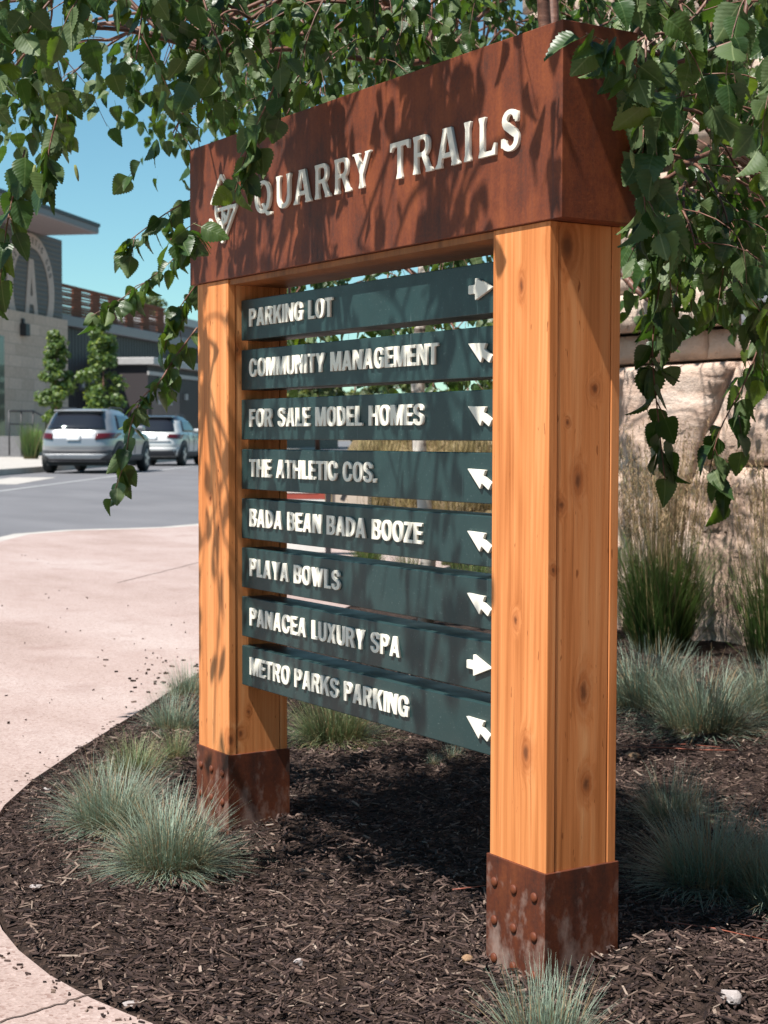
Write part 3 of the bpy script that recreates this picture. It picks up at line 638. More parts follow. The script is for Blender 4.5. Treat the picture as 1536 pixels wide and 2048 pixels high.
for i, (tx, xe, ar) in enumerate(TXT):
    zt_ = BZ - BP * i; b = MB(); b.box(-PS + .0015, -PW - .0015, .0322, .1065, zt_ - BH, zt_)
    bo = b.build('direction_board', M['teal'], sign, bevel=.0016); bo['label'] = 'teal board reading ' + tx.title()
    for wl in text_words(sans, tx, -1.0899, xe, .0390): solid('word', wl, .0046, M['ivory'], FRONT(0, .0321, zt_ - .0605), bo, .0004)
    P = rnd(RIGHT if ar else LEFTUP)
    solid('arrow', [P], .0058, M['ivory'], FRONT(0, .0321, zt_ - .0445), bo, .0005)

# ------------------------------------------------------------------ grasses
def blades(n, rbase, lmin, lmax, wid, tilt, droop, sg=4, up=0.0, seed=0, dead_low=0.0, rb_pow=.5):
    r = np.random.default_rng(seed)
    th = r.uniform(0, 2 * pi, n); rr = rbase * r.random(n) ** rb_pow
    tl = np.abs(r.normal(0, 1, n)) * tilt * (0.45 + .75 * rr / rbase); tl = np.minimum(tl, 1.45)
    az = th + r.normal(0, .55, n); L = r.uniform(lmin, lmax, n) * (1 - .15 * (tl > 1))
    low = r.random(n) < dead_low; tl = np.where(low, r.uniform(1.0, 1.5, n), tl)
    base = np.stack([rr * np.cos(th), rr * np.sin(th), np.full(n, -.004)], 1)
    V = np.zeros((n, sg + 1, 2, 3)); UV = np.zeros((n, sg + 1, 2, 2))
    p = base.copy(); a = tl.copy(); dr = droop * r.uniform(.4, 1.5, n); wv = r.normal(0, .12, n)
    for k in range(sg + 1):
        d = np.stack([np.sin(a) * np.cos(az), np.sin(a) * np.sin(az), np.cos(a)], 1)
        s = np.stack([-np.sin(az), np.cos(az), np.zeros(n)], 1); sp = r.normal(0, .0, n)
        w = wid * (1 - (k / sg) ** 1.6 * .92) * (.75 + .25 * min(1, k))
        V[:, k, 0] = p - s * w / 2; V[:, k, 1] = p + s * w / 2
        UV[:, k, 0] = (0, k / sg); UV[:, k, 1] = (1, k / sg)
        p = p + d * (L / sg)[:, None]; a = np.minimum(a + dr * (.5 + k / sg) / sg, 2.2); az = az + wv / sg
        p[:, 2] = np.maximum(p[:, 2], .003)
    i0 = (np.arange(n) * (sg + 1) * 2)[:, None, None]; kk = (np.arange(sg) * 2)[None, :, None]
    F = (i0 + kk + np.array([0, 1, 3, 2])[None, None]).reshape(-1, 4)
    return V.reshape(-1, 3), F, UV.reshape(-1, 2)
def grass(name, V_F_UV, mat, loc, label, cat, group, sc=1.0, rz=0.0, parts=None):
    V, F, UV = V_F_UV; o = np_mesh(name, V, F, mat, uv=UV, smooth=True)
    o.location = loc; o.scale = (sc,) * 3 if not hasattr(sc, '__len__') else sc; o.rotation_euler = (0, 0, rz)
    return tag(o, label, cat, group)
def on_bed(u, v):
    p = gnd(u, v); return (p[0], p[1], float(bedz(p[0], p[1])))
GF = 'blue fescue tufts in the mulch bed'
big = lambda s, n=1500: blades(n, .085, .070, .215, .0016, .95, .80, 6, seed=s, dead_low=.17)
FES = [  # u, v of the base, scale, seed, green?, label
    (338, 1742, .92, 1, 0, 'full blue fescue tuft right in front of the farther post'),
    (225, 1655, .88, 2, 0, 'blue fescue tuft behind and left of the tuft at the farther post, near the path'),
    (272, 1545, .62, 3, 1, 'small yellow green fescue tuft left of the farther post'),
    (352, 1520, .50, 4, 1, 'thin straw coloured fescue tuft close behind the steel boot of the farther post'),
    (345, 1455, .74, 5, 0, 'pale blue fescue tuft left of the farther post near the bend of the path'),
    (378, 1392, .72, 6, 0, 'darkest fescue tuft at the tip of the bed, half hidden by the farther post'),
    (668, 1482, 1.02, 7, 1, 'flat grey green fescue tuft seen under the lowest board'),
    (905, 1518, .34, 8, 0, 'tiny fescue sprout under the arrow of the lowest board'),
    (872, 1532, .22, 9, 0, 'smallest fescue sprout beside the tiny one under the lowest board'),
    (1292, 1420, 1.25, 10, 0, 'blue fescue tuft touching the right edge of the near post in the view'),
    (1408, 1462, 1.30, 11, 0, 'broad blue fescue tuft with a tan dead skirt in front of the reed grass'),
    (1545, 1425, 1.10, 12, 0, 'fescue tuft cut by the right edge of the view beside the stone wall'),
    (1420, 1775, .98, 13, 0, 'large fescue tuft in the deep shade behind the near post'),
    (1560, 1800, .92, 14, 0, 'sunlit fescue tuft at the right edge next to the shaded tuft'),
    (1345, 1640, .72, 15, 0, 'dark fescue tuft wholly in shade between the near post and the broad tuft'),
]
for u, v, sc, sd, gr, lab in FES:
    n = 1900 if sc > .8 else (900 if sc > .5 else 260)
    if sd in (10, 11, 12, 13, 14): n = 1900
    vfu = big(sd, n) if sd != 4 else blades(420, .05, .10, .21, .0016, .5, .5, 5, seed=4, dead_low=.3)
    grass('fescue_tuft', vfu, M['fescue_green' if gr else 'fescue'], on_bed(u, v), lab, 'grass', GF, sc, sd * 1.3)
p = gnd(1088, 2118); grass('fescue_tuft', blades(620, .055, .06, .165, .0017, .52, .35, 5, seed=21, dead_low=.06), M['fescue'], (p[0], p[1], float(bedz(p[0], p[1]))), 'upright fescue tuft in front of the riveted boot of the near post', 'grass', GF, .88)
def reed(u, v, label, seed, sc=1.0, ns=80, n=900):
    p = gnd(u, v); e = empty('reed_grass', (p[0], p[1], -.01)); tag(e, label, 'grass', 'tall reed grass clumps by the stone wall'); e.scale = (sc,) * 3
    V, F, UV = blades(n, .12, .28, .58, .0050, .24, .62, 6, seed=seed); np_mesh('foliage', V, F, M['reed'], e, UV, True)
    r = np.random.default_rng(seed + 50); b = MB(); PV = []; 
    V, F, UV = blades(ns, .13, .62, 1.02, .0044, .11, .10, 6, seed=seed + 5); np_mesh('stalks', V, F, M['plume'], e, UV, True)
    tips = V.reshape(ns, 7, 2, 3).mean(2); allv = []; allf = []; allu = []; k = 0
    for i in range(ns):
        if r.random() < .12: continue
        for j in range(26):
            q = 1 - r.random() * .9; pt = tips[i, 4] * (1 - q) + tips[i, 6] * q; d = np.array([r.normal(0, .35), r.normal(0, .35), .9]); d /= np.linalg.norm(d)
            L = .018 * (1.35 - q) + .010; s = np.cross(d, [r.normal(), r.normal(), .1]); s /= np.linalg.norm(s)
            allv += [pt - s * .0016, pt + s * .0016, pt + d * L + s * .0006, pt + d * L - s * .0006]; allu += [(0, .5), (1, .5), (1, 1), (0, 1)]; allf.append((k, k + 1, k + 2, k + 3)); k += 4
    np_mesh('plumes', allv, allf, M['plume'], e, allu, True)
    return e
reed(1322, 1298, 'tall reed grass clump in front of the stone wall, right of the near post', 31, 1.0, 230, 1300)
reed(1555, 1318, 'looser reed grass clump cut by the right edge of the view', 32, .95, 120, 520)
reed(1130, 1275, 'reed grass clump hidden behind the near post', 33, .95, 60, 700)
for i, (u, v, lab) in enumerate([(945, 1215, 'reed grass clump seen between the lower boards beside the near post'), (820, 1205, 'short reed grass clump around the foot of the white birch trunk'), (735, 1150, 'green grass clump seen between the boards right of the kiosk'), (905, 1130, 'reed grass clump farther back, seen between the boards right of the white trunk')]):
    reed(u, v, lab, 41 + i, .62, 40, 620)

# ------------------------------------------------------------------ loose stones, twigs
def rock(u, v, size, mat, label, seed, flat=.6):
    bm = bmesh.new(); bmesh.ops.create_icosphere(bm, subdivisions=3, radius=1); r = np.random.default_rng(seed)
    pl = [(Vector(r.normal(size=3)).normalized(), r.uniform(.55, .85)) for _ in range(9)]
    for w_ in bm.verts:
        for nrm, d in pl:
            k = w_.co.dot(nrm)
            if k > d: w_.co -= nrm * (k - d)
        w_.co += Vector(r.normal(size=3)) * .015
        w_.co = Vector((w_.co.x * size, w_.co.y * size * .75, w_.co.z * size * flat))
    me = bpy.data.meshes.new('stone'); bm.to_mesh(me); bm.free(); me.materials.append(mat)
    p = gnd(u, v); o = link(bpy.data.objects.new('stone', me)); o.location = (p[0], p[1], float(bedz(p[0], p[1])) + size * flat * .35); o.rotation_euler = (0, 0, seed)
    tag(o, label, 'stone', 'loose stones in the mulch')
rock(1458, 2034, .024, M['white_rock'], 'white quartz stone lying in the mulch at the lower right', 3)
rock(598, 1938, .012, M['white_rock'], 'small pale stone in the mulch left of the near post', 5)
rock(934, 1922, .013, M['tan_rock'], 'tan pebble beside the riveted boot of the near post', 8, .8)
rock(262, 2008, .017, M['white_rock'], 'flat grey stone at the rim of the curved path', 11, .25)
rock(95, 1580, .014, M['white_rock'], 'whitish stone by the rim of the path on the left', 13, .5)
rock(70, 1775, .016, M['white_rock'], 'flat ashy stone in the mulch at the far left', 17, .2)
rock(1262, 1520, .03, M['tan_rock'], 'tan half buried stone in the shade behind the near post', 19, .4)
rock(1345, 1968, .010, M['white_rock'], 'small chalky chip right of the near boot', 23, .4)
def stick(pts, rad, label):
    P = []
    for u, v in pts:
        p = gnd(u, v); P.append((p[0], p[1], float(bedz(p[0], p[1])) + .010))
    o = MB().tube(P, [rad] * (len(P) - 1) + [rad * .5], 6).build('fallen_twig', M['red_twig'], smooth=True); tag(o, label, 'twig', 'fallen twigs on the mulch')
q = NT('red_twig', 0.5, 0.4); q.col((0.26, 0.075, 0.045)); M['red_twig'] = q.m
stick([(905, 1792), (940, 1788), (972, 1784)], .0016, 'thin red twig touching the left side of the near boot')
stick([(1245, 1508), (1330, 1508), (1400, 1512), (1475, 1514)], .0018, 'long red twig across the shaded mulch below the broad fescue')
stick([(1300, 1502), (1370, 1497), (1440, 1506)], .0014, 'shorter pale red twig just above the long one')
stick([(1330, 1872), (1430, 1878), (1536, 1892)], .0014, 'thin grey red twig on the sunlit mulch right of the near boot')

# ------------------------------------------------------------------ stone wall behind
from mathutils import noise as mnoise
WY = 3.38
def onY(u, v, y):
    d = ray(u, v); return CAM + (y - CAM[1]) / d[1] * d
zc = [-.12, onY(1470, 932, WY)[2], onY(1470, 723, WY)[2]]
wall = empty('stone_wall', (-1.0, WY, 0)); tag(wall, 'high wall of large rough tan quarry blocks behind the reed grass', 'wall')
def block(x0, x1, z0, z1, y, depth, mat, amp, seed, sl0=0.0, sl1=0.0, rough=1.0):
    """rough-faced block: x0..x1 along, front at y; sl: slanted ends"""
    r = np.random.default_rng(seed); w = x1 - x0; h = z1 - z0; nx = max(4, int(w / .028)); nz = max(4, int(h / .028))
    ph = r.uniform(0, 6, 8); V = []; F = []
    def nf(a, c):
        P_ = Vector((a, c * 1.5, seed * 3.7)); st_ = Vector((a * .8, c * 7.0, seed * 1.3)); n_ = mnoise.noise
        f1 = n_(P_ * 2.2) + .6 * abs(n_(P_ * 5.1)) + .35 * n_(P_ * 11) + .22 * n_(P_ * 24); f2 = n_(st_) + .5 * n_(st_ * 2.6)
        return 1.1 * f1 + .7 * f2
    def nf_old(a, c): return (sin(a * 3.1 + ph[0]) * cos(c * 4.2 + ph[1]) + .55 * sin(a * 7.3 + c * 5.9 + ph[2]) + .35 * sin(a * 15.1 - c * 12 + ph[3]) + .22 * sin(a * 31 + c * 27 + ph[4]))
    for j in range(nz + 1):
        for i in range(nx + 1):
            fa = i / nx; fc = j / nz; xx = x0 + w * fa + sl0 * (fc - .5) * (1 - fa) + sl1 * (fc - .5) * fa; zz = z0 + h * fc
            ed = min(fa * w, (1 - fa) * w, fc * h, (1 - fc) * h); rnd_ = .022 * (1 - min(1, ed / .06)) ** 2
            V.append((xx, y + rnd_ - amp * (nf(xx, zz * 1.3) * .5 + r.normal(0, .06) * rough), zz))
    for j in range(nz):
        for i in range(nx): F.append((j * (nx + 1) + i, j * (nx + 1) + i + 1, (j + 1) * (nx + 1) + i + 1, (j + 1) * (nx + 1) + i))
    b0 = len(V); rim = [i for i in range(nx + 1)] + [(j) * (nx + 1) + nx for j in range(1, nz + 1)] + [nz * (nx + 1) + i for i in range(nx - 1, -1, -1)] + [j * (nx + 1) for j in range(nz - 1, 0, -1)]
    for k_ in rim: V.append((V[k_][0], y + depth, V[k_][2]))
    n = len(rim)
    for k_ in range(n): F.append((rim[k_], b0 + k_, b0 + (k_ + 1) % n, rim[(k_ + 1) % n]))
    F.append(tuple(b0 + k_ for k_ in range(n)))
    o = MB().add([(p[0] + 1.0, p[1] - WY, p[2]) for p in V], F).build('stone_block', mat, wall, smooth=True); return o
xd = onY(1425, 845, WY)[0]
KS = .55; zm2 = (zc[1] + zc[2]) / 2; xat = lambda z: xd - KS * (zm2 - z)
def lower(x0, x1, z0, z1, s0, s1, seed, yj):
    h_ = z1 - z0; zm = (z0 + z1) / 2
    block((xat(zm) if s0 else x0) + .006, (xat(zm) if s1 else x1) - .006, z0, z1, WY + yj, .4, M['limestone'], .055, seed, KS * h_ if s0 else 0, KS * h_ if s1 else 0)
lower(-4.55, -3.70, zc[0], zc[2], 0, 0, 71, .02); lower(-3.69, xd, zc[0], zc[2], 0, 1, 72, -.01)
lower(xd, -1.35, zc[1] + .004, zc[2], 1, 0, 73, .01); lower(xd, -1.75, zc[0], zc[1] - .004, 1, 0, 74, .02)
lower(-1.34, .2, zc[1] + .004, zc[2], 0, 0, 75, 0.0); lower(-1.74, -.1, zc[0], zc[1] - .004, 0, 0, 76, .02)
lower(.21, 2.3, zc[1] + .004, zc[2], 0, 0, 77, 0.0); lower(-.09, 2.3, zc[0], zc[1] - .004, 0, 0, 78, .01)
Z = lambda v: onY(1480, v, WY)[2]
up_rows = [(zc[2] + .03, Z(648), WY + .16), (Z(400), Z(345), WY + .08), (Z(338), Z(302), WY + .08), (Z(262), Z(205), WY + .05), (Z(200), Z(110), WY + .07), (Z(104), Z(0), WY + .05), (Z(-6), Z(-140), WY + .06), (Z(-146), Z(-300), WY + .06)]
sd = 100
for z0, z1, y in up_rows:
    x = -4.4 + random.uniform(-.2, .2)
    while x < 2.4:
        w_ = random.uniform(.7, 1.7); block(x, x + w_ - .012, z0, z1, y + random.uniform(-.008, .008), .25, M['upper_stone'], .024, sd, rough=.6); x += w_; sd += 1
b = MB(); b.box(-3.5, 3.4, .36, .45, -.1, Z(-300)); b.build('backing', M['upper_stone'], wall)
xm = onY(1432, 480, WY)[0]
b = MB(); b.box(xm + 1.0, 3.4, .22, .26, Z(646), Z(402))
for i in range(8): b.box(xm + 1.0 + i * .62, xm + 1.05 + i * .62, .16, .22, Z(646), Z(402))
for z0, z1 in ((Z(640), Z(560)), (Z(555), Z(470)), (Z(465), Z(405))):
    x = -4.4 + random.uniform(-.2, .2)
    while x < xm - .3:
        w_ = min(random.uniform(.7, 1.5), xm - x); block(x, x + w_ - .012, z0, z1, WY + .06 + random.uniform(-.008, .008), .25, M['upper_stone'], .024, sd, rough=.6); x += w_; sd += 1
q = NT('metal_mesh', .5, .4); o = q.co(); s_ = q.n('TexVoronoi', Vector=o, Scale=70.0).outputs['Distance']
q.col(q.ramp(s_, [(0.2, (0.11, 0.125, 0.14)), (0.45, (0.20, 0.215, 0.235))])); M['mesh'] = q.m
b.build('metal_screen', M['mesh'], wall)

for z0, z1 in ((-.1, .62), (.63, 1.25), (1.26, 1.9), (1.91, 2.6), (2.61, 3.4)):  # unseen return wall, added out of view to shade the sign's right-hand faces
    x = -2.2
    while x < WY - .1:
        w_ = random.uniform(.9, 1.6); o = block(x, min(x + w_, WY) - .012, z0, z1, 0, .4, M['limestone'], .05, sd); sd += 1
        me = o.data; me.transform(Matrix.Translation((-1.0, WY, 0))); me.transform(Matrix(((0, 1, 0, 4.5), (1, 0, 0, -WY), (0, 0, 1, 0), (0, 0, 0, 1)))); me.flip_normals(); x += w_

# ------------------------------------------------------------------ birches
class Leaves:
    ROWS = 20
    def __init__(s): s.P = []; s.D = []; s.N = []; s.S = []
    def add(s, p, d, n, size): s.P.append(p); s.D.append(d); s.N.append(n); s.S.append(size)
    @staticmethod
    def template(fold, curl, wfac, serr=.085):
        R_ = Leaves.ROWS; V = []; UV = []
        for k in range(R_ + 1):
            y = k / R_; w = .49 * max(0, sin(pi * y ** .58)) ** .80 * (1 - .2 * y) * wfac
            if 0 < k < R_: w *= (1.0 + serr * .35) if k % 2 else (1.0 - serr)
            for sgn in (-1, 0, 1):
                x = sgn * w; wav = .018 * sin(y * 22) * abs(sgn)
                V.append((x * cos(fold), y + (.028 if (k % 2 and sgn and k < R_) else 0), abs(x) * sin(fold) - curl * y * y + wav * .5)); UV.append((x, y))
        F = []
        for k in range(R_):
            for c in (0, 1): F.append((k * 3 + c, k * 3 + c + 1, (k + 1) * 3 + c + 1, (k + 1) * 3 + c))
        # petiole
        b0 = len(V); V += [(-.012, .01, 0), (.012, .01, 0), (.008, -.30, .05), (-.008, -.30, .05)]; UV += [(0, .02)] * 4; F.append((b0, b0 + 1, b0 + 2, b0 + 3))
        return np.array(V), np.array(F), np.array(UV)
    def build(s, name, mat, parent, kind=None):
        T = [Leaves.template(f, c, w) for f, c, w in ((.12, .10, 1.0), (.45, .25, .95), (-.2, .05, 1.05), (.28, -.15, .92), (.8, .35, 1.0), (.35, .45, 1.0), (-.35, .2, .9))]
        P = np.array(s.P); D = np.array(s.D); N = np.array(s.N); Sz = np.array(s.S)
        D /= np.linalg.norm(D, axis=1)[:, None]; X = np.cross(D, N); X /= np.linalg.norm(X, axis=1)[:, None] + 1e-9; N = np.cross(X, D)
        ch = rng.integers(0, len(T), len(P)); VV = []; FF = []; UU = []; off = 0
        for t, (V, F, UV) in enumerate(T):
            m = ch == t
            if not m.any(): continue
            sz = Sz[m][:, None, None]
            W_ = P[m][:, None] + sz * (V[None, :, 0:1] * X[m][:, None] + V[None, :, 1:2] * D[m][:, None] + V[None, :, 2:3] * N[m][:, None])
            n = m.sum(); VV.append(W_.reshape(-1, 3)); FF.append((F[None] + off + (np.arange(n) * len(V))[:, None, None]).reshape(-1, 4)); UU.append(np.tile(UV, (n, 1))); off += n * len(V)
        return np_mesh(name, np.vstack(VV), np.vstack(FF), mat, parent, np.vstack(UU), True)
SIGNPOLY = [(374, 292), (1125, 28), (1282, 58), (1278, 462), (1246, 462), (1238, 1890), (968, 1955), (978, 1500), (585, 1400), (582, 1665), (390, 1650), (396, 578), (374, 578)]
def in_front_of_sign(p, m=0):
    u, v, t = pj(p)
    if not bool(inpoly(np.array(u), np.array(v), SIGNPOLY)): return False
    return p[1] < .16 or p[0] > .03
LENV = ([-400, 0, 60, 110, 200, 260, 300, 380], [360, 320, 280, 300, 310, 320, 350, 380])
def sun_clear(p):
    """chance to keep a leaf by where its shadow falls: the boughs leave sun flecks on the sign and open sun on the bed's front"""
    x, y, z = p
    if y < 0:
        t = -y; xs_, zs2 = x - .22 * t, z - 1.86 * t
        if zs2 > .15:
            if -.20 < xs_ < .06 and zs2 < 1.27: return .03 if xs_ > -.11 else .22
            if -1.34 < xs_ < .06 and zs2 < 1.6:
                f = (.84 if zs2 > 1.25 else .55) + .55 * sin(xs_ * 17.0 + 1.1) + .40 * sin(xs_ * 41 + zs2 * 3 + .5)
                if zs2 > 1.25 and xs_ > -.22: f -= .45
                return max(.05, min(1, f))
            return 1.0
    t = z / 1.86; gx, gy = x - .22 * t, y + t
    if gy < .22 and -2.6 < gx < .7: return .10
    if gx < -1.45 and gy < 3.2 and not bool(inpoly(np.array(gx), np.array(gy), BEDP)): return .12
    if y < 3.3:
        t = 3.35 - y; xw, zw = x - .22 * t, z - 1.86 * t
        if .1 < zw < 1.45 and -3.5 < xw < -1.0: return .25
    return .85
def keep_leaf(p, kind):
    u, v, t = pj(p)
    if t < .9: return False
    if kind != 'free' and random.random() > sun_clear(p): return False
    if kind == 'free': return True
    if kind == 'over': return v < -25
    if in_front_of_sign(p): return False
    if u < 397: return v < np.interp(u, *LENV) + random.gauss(0, 38) and random.random() < (.8 if v < 200 else .6)
    if u > 1240:
        lim = np.interp(u, [1240, 1300, 1380, 1440, 1536], [760, 960, 740, 1020, 880])
        if v > 700: return v < lim + random.gauss(0, 40) and random.random() < .5
        return True
    if t < 3.6 and 300 < u: return v < 300 - (u - 378) * .353
    return v < 830
def smooth_path(pts, n=8):
    P = [np.array(p, float) for p in pts]; P = [2 * P[0] - P[1]] + P + [2 * P[-1] - P[-2]]; out = []
    for i in range(1, len(P) - 2):
        a, b_, c_, d_ = P[i - 1:i + 3]
        for k in range(n):
            t = k / n; out.append(.5 * (2 * b_ + (c_ - a) * t + (2 * a - 5 * b_ + 4 * c_ - d_) * t * t + (-a + 3 * b_ - 3 * c_ + d_) * t ** 3))
    out.append(P[-2]); return out
def nrm(v): v = np.asarray(v, float); return v / (np.linalg.norm(v) + 1e-9)
SUNV = np.array(SUN)
class Birch:
    def __init__(s, name, loc, label):
        s.root = empty(name, loc); tag(s.root, label, 'tree', 'birch trees behind the sign'); s.o = np.array(loc, float)
        s.L = Leaves(); s.tw = MB(); s.limb = MB(); s.limbpts = []; s.cat = MB()
    def leafat(s, p, tdir, size, kind, hang=.72):
        h = rng.normal(0, 1, 3); h[2] *= .25; d = nrm(.45 * nrm(tdir) + .46 * h + np.array([0, 0, -hang]))
        nn = nrm(rng.normal(0, 1, 3) * np.array([1, 1, .35]) + np.array([0.05, -.25, .45]))
        c = p + d * size * .8
        if not keep_leaf(c, kind): return False
        s.L.add(p - s.o + d * size * .28, d, nn, size); return True
    def twig(s, p0, d0, L, kind, size=(.039, .059), r=.0013, gap=.031, grav=.55):
        n = max(3, int(L / .035)); P = [np.array(p0, float)]; d = nrm(d0)
        for i in range(n):
            d = nrm(d + np.array([0, 0, -grav / n * 2]) + rng.normal(0, .10, 3)); P.append(P[-1] + d * L / n)
        ok = 0; tot = 0; dist = .02
        while dist < L:
            k = min(n - 1, int(dist / L * n)); p = P[k] + (P[k + 1] - P[k]) * (dist / L * n - k)
            tot += 1; ok += s.leafat(p, P[k + 1] - P[k], rng.uniform(*size), kind)
            if rng.random() < .35: s.leafat(p, P[k + 1] - P[k], rng.uniform(*size) * .8, kind)
            dist += gap * rng.uniform(.7, 1.4)
        if ok > .6 * tot and not (kind != 'free' and any(in_front_of_sign(x_) for x_ in P)) and (kind != 'over' or pj(P[-1])[1] < -15):
            s.tw.tube([q_ - s.o for q_ in P], list(np.linspace(r, r * .5, len(P))), 4)
            if rng.random() < .05: s.catkin(P[-1])
        return ok
    def catkin(s, p):
        d = nrm([rng.normal(0, .15), rng.normal(0, .15), -1]); s.cat.tube([p - s.o + d * .030 * k / 4 for k in range(5)], [.0022, .0035, .0037, .003, .001], 6)
    def branch(s, pts, r0, r1, kind, dens=.05, tl=(.12, .26), leafy=0.0, size=(.039, .059), grav=.55, gap=.031, paths=6, limb=False):
        P = smooth_path(pts, paths); last = len(P) - 1 if (not dens or kind == 'free') else 0
        if limb: s.limb.tube([q_ - s.o for q_ in P], list(np.linspace(r0, r1, len(P))), 8)
        if limb: s.limbpts += P
        acc = 0
        for i in range(len(P) - 1):
            seg = P[i + 1] - P[i]; l = np.linalg.norm(seg); acc += l
            if dens and acc > dens * rng.uniform(.6, 1.4):
                acc = 0; h = rng.normal(0, 1, 3); h[2] *= .5
                k_ = s.twig(P[i], nrm(seg) * .6 + nrm(h) * .8, rng.uniform(*tl), kind, size, gap=gap, grav=grav)
                if k_ > 1 and not in_front_of_sign(P[i]): last = max(last, i + 1)
            if leafy:
                k = 0
                while k < l: s.leafat(P[i] + seg * k / l, seg, rng.uniform(*size), kind); k += leafy * rng.uniform(.7, 1.3)
        if not limb and last > 0:
            if kind == 'over':
                while last > 0 and pj(P[last])[1] > -15: last -= 1
            while kind != 'free' and last > 0 and in_front_of_sign(P[last]): last -= 1
            if last > 0: s.tw.tube([q_ - s.o for q_ in P[:last + 1]], list(np.linspace(r0, r1, len(P)))[:last + 1], 5)
        return last
    def spray(s, p0, kind, L, away, size=(.039, .059), dens=.05, tl=(.12, .26), r=.004, conn=True):
        p0 = np.array(p0, float); d = nrm(away); P = [p0]; n = 5; dd = nrm([d[0], d[1], .15])
        for i in range(n): dd = nrm(dd + np.array([0, 0, -.33]) + rng.normal(0, .12, 3)); P.append(P[-1] + dd * L / n)
        ok = s.branch(P, r, .0014, kind, dens, tl, size=size)
        if conn and ok and s.limbpts:
            A = np.array(s.limbpts); j = int(np.argmin(np.linalg.norm(A - p0, axis=1))); q0 = A[j]; m = (q0 + p0) / 2 + np.array([0, 0, .12 * np.linalg.norm(q0 - p0)])
            C_ = smooth_path([q0, m, p0], 5)
            if not any(in_front_of_sign(C_[i] * (1 - f) + C_[i + 1] * f) for i in range(len(C_) - 1) for f in (0, .25, .5, .75)): s.tw.tube([c_ - s.o for c_ in C_], list(np.linspace(r * 1.5, r, len(C_))), 5)
    def done(s, bark, limbmat):
        s.L.build('crown', M['birch_leaf'], s.root)
        s.tw.build('twigs', M['twig'], s.root, smooth=True)
        if s.limb.v: s.limb.build('limbs', limbmat, s.root, smooth=True)
        if s.cat.v: tag(s.cat.build('catkins', M['catkin'], s.root, smooth=True), kind='stuff')
# the nearer tree: stem behind the near post, weeping over the sign
b0 = at(1108, 1180, 4.25); tz = 0.0
T2 = Birch('weeping_birch', (b0[0], b0[1], 0), 'weeping birch with glossy leaves whose branches arch over the sign')
fork = np.array([b0[0] + .02, b0[1], 1.55])
T2.trunk = MB().tube([(0, 0, -.05), (.01, 0, .5), (.0, .02, 1.1), tuple(fork - T2.o)], [.045, .037, .032, .030], 10).build('trunk', M['bark_white'], T2.root, smooth=True)
def limb(pts, r0, r1): T2.branch(pts, r0, r1, 'std', 0, limb=True, paths=5)
limb([fork, at(1088, 30, 4.2), at(1080, -160, 4.1), at(1000, -420, 3.8), at(700, -560, 3.3), at(350, -420, 2.9)], .020, .007)
limb([fork, at(1106, 25, 4.3), at(1110, -200, 4.3), at(1180, -520, 4.0), at(1400, -600, 3.4), at(1600, -450, 3.0)], .018, .007)
limb([fork, at(1255, 95, 4.3), at(1335, -10, 4.2), at(1500, -150, 3.9), at(1650, -180, 3.6)], .014, .006)
limb([fork, at(1300, 600, 4.0), at(1400, 505, 3.8), at(1560, 420, 3.6)], .011, .005)
limb([fork, at(880, 118, 4.6), at(800, 30, 4.4), at(745, -20, 4.3), at(600, -160, 4.0), at(300, -200, 3.6), at(0, -120, 3.2)], .017, .006)
limb([at(880, 118, 4.6), at(790, 128, 4.5), at(690, 112, 4.4), at(575, 98, 4.3), at(450, 110, 4.1), at(250, 60, 3.7), at(40, 60, 3.4)], .010, .004)
limb([at(880, 118, 4.6), at(770, 84, 4.4), at(660, 72, 4.2), at(520, 60, 4.0), at(330, -20, 3.5)], .008, .004)
limb([at(1000, -420, 3.8), at(800, -700, 3.1), at(650, -800, 2.7), at(400, -750, 2.4)], .009, .005)
limb([at(1000, -420, 3.8), at(1000, -700, 3.2), at(1050, -800, 2.7)], .008, .005)
trunkxy = np.array([b0[0], b0[1]])
def zone(tree, n, ur, vr, tr, kind, L=(.3, .7), **kw):
    for _ in range(n):
        p = at(random.uniform(*ur), random.uniform(*vr), random.uniform(*tr)); a = p[:2] - trunkxy; a = a / (np.linalg.norm(a) + 1e-6)
        an = random.gauss(0, .8); a = (a[0] * cos(an) - a[1] * sin(an), a[0] * sin(an) + a[1] * cos(an), 0)
        tree.spray(p, kind, random.uniform(*L), a, **kw)
zone(T2, 17, (-160, 400), (-330, 0), (2.45, 3.3), 'std')
zone(T2, 19, (-20, 560), (-150, 90), (3.3, 4.6), 'std')
zone(T2, 30, (480, 1130), (-200, 50), (3.7, 5.4), 'std')
zone(T2, 12, (1300, 1640), (-300, 100), (2.35, 3.1), 'std')
zone(T2, 32, (1240, 1640), (-250, 420), (3.2, 5.0), 'std')
zone(T2, 10, (1250, 1400), (150, 520), (2.9, 3.6), 'std', L=(.25, .5))
for _ in range(58):                                        # the boughs high over the front of the sign
    p = np.array([random.uniform(-1.45, .05), random.uniform(-.85, -.12), random.uniform(1.95, 2.6)])
    T2.spray(p, 'over', random.uniform(.3, .55), (random.gauss(0, 1), random.gauss(0, 1), 0))
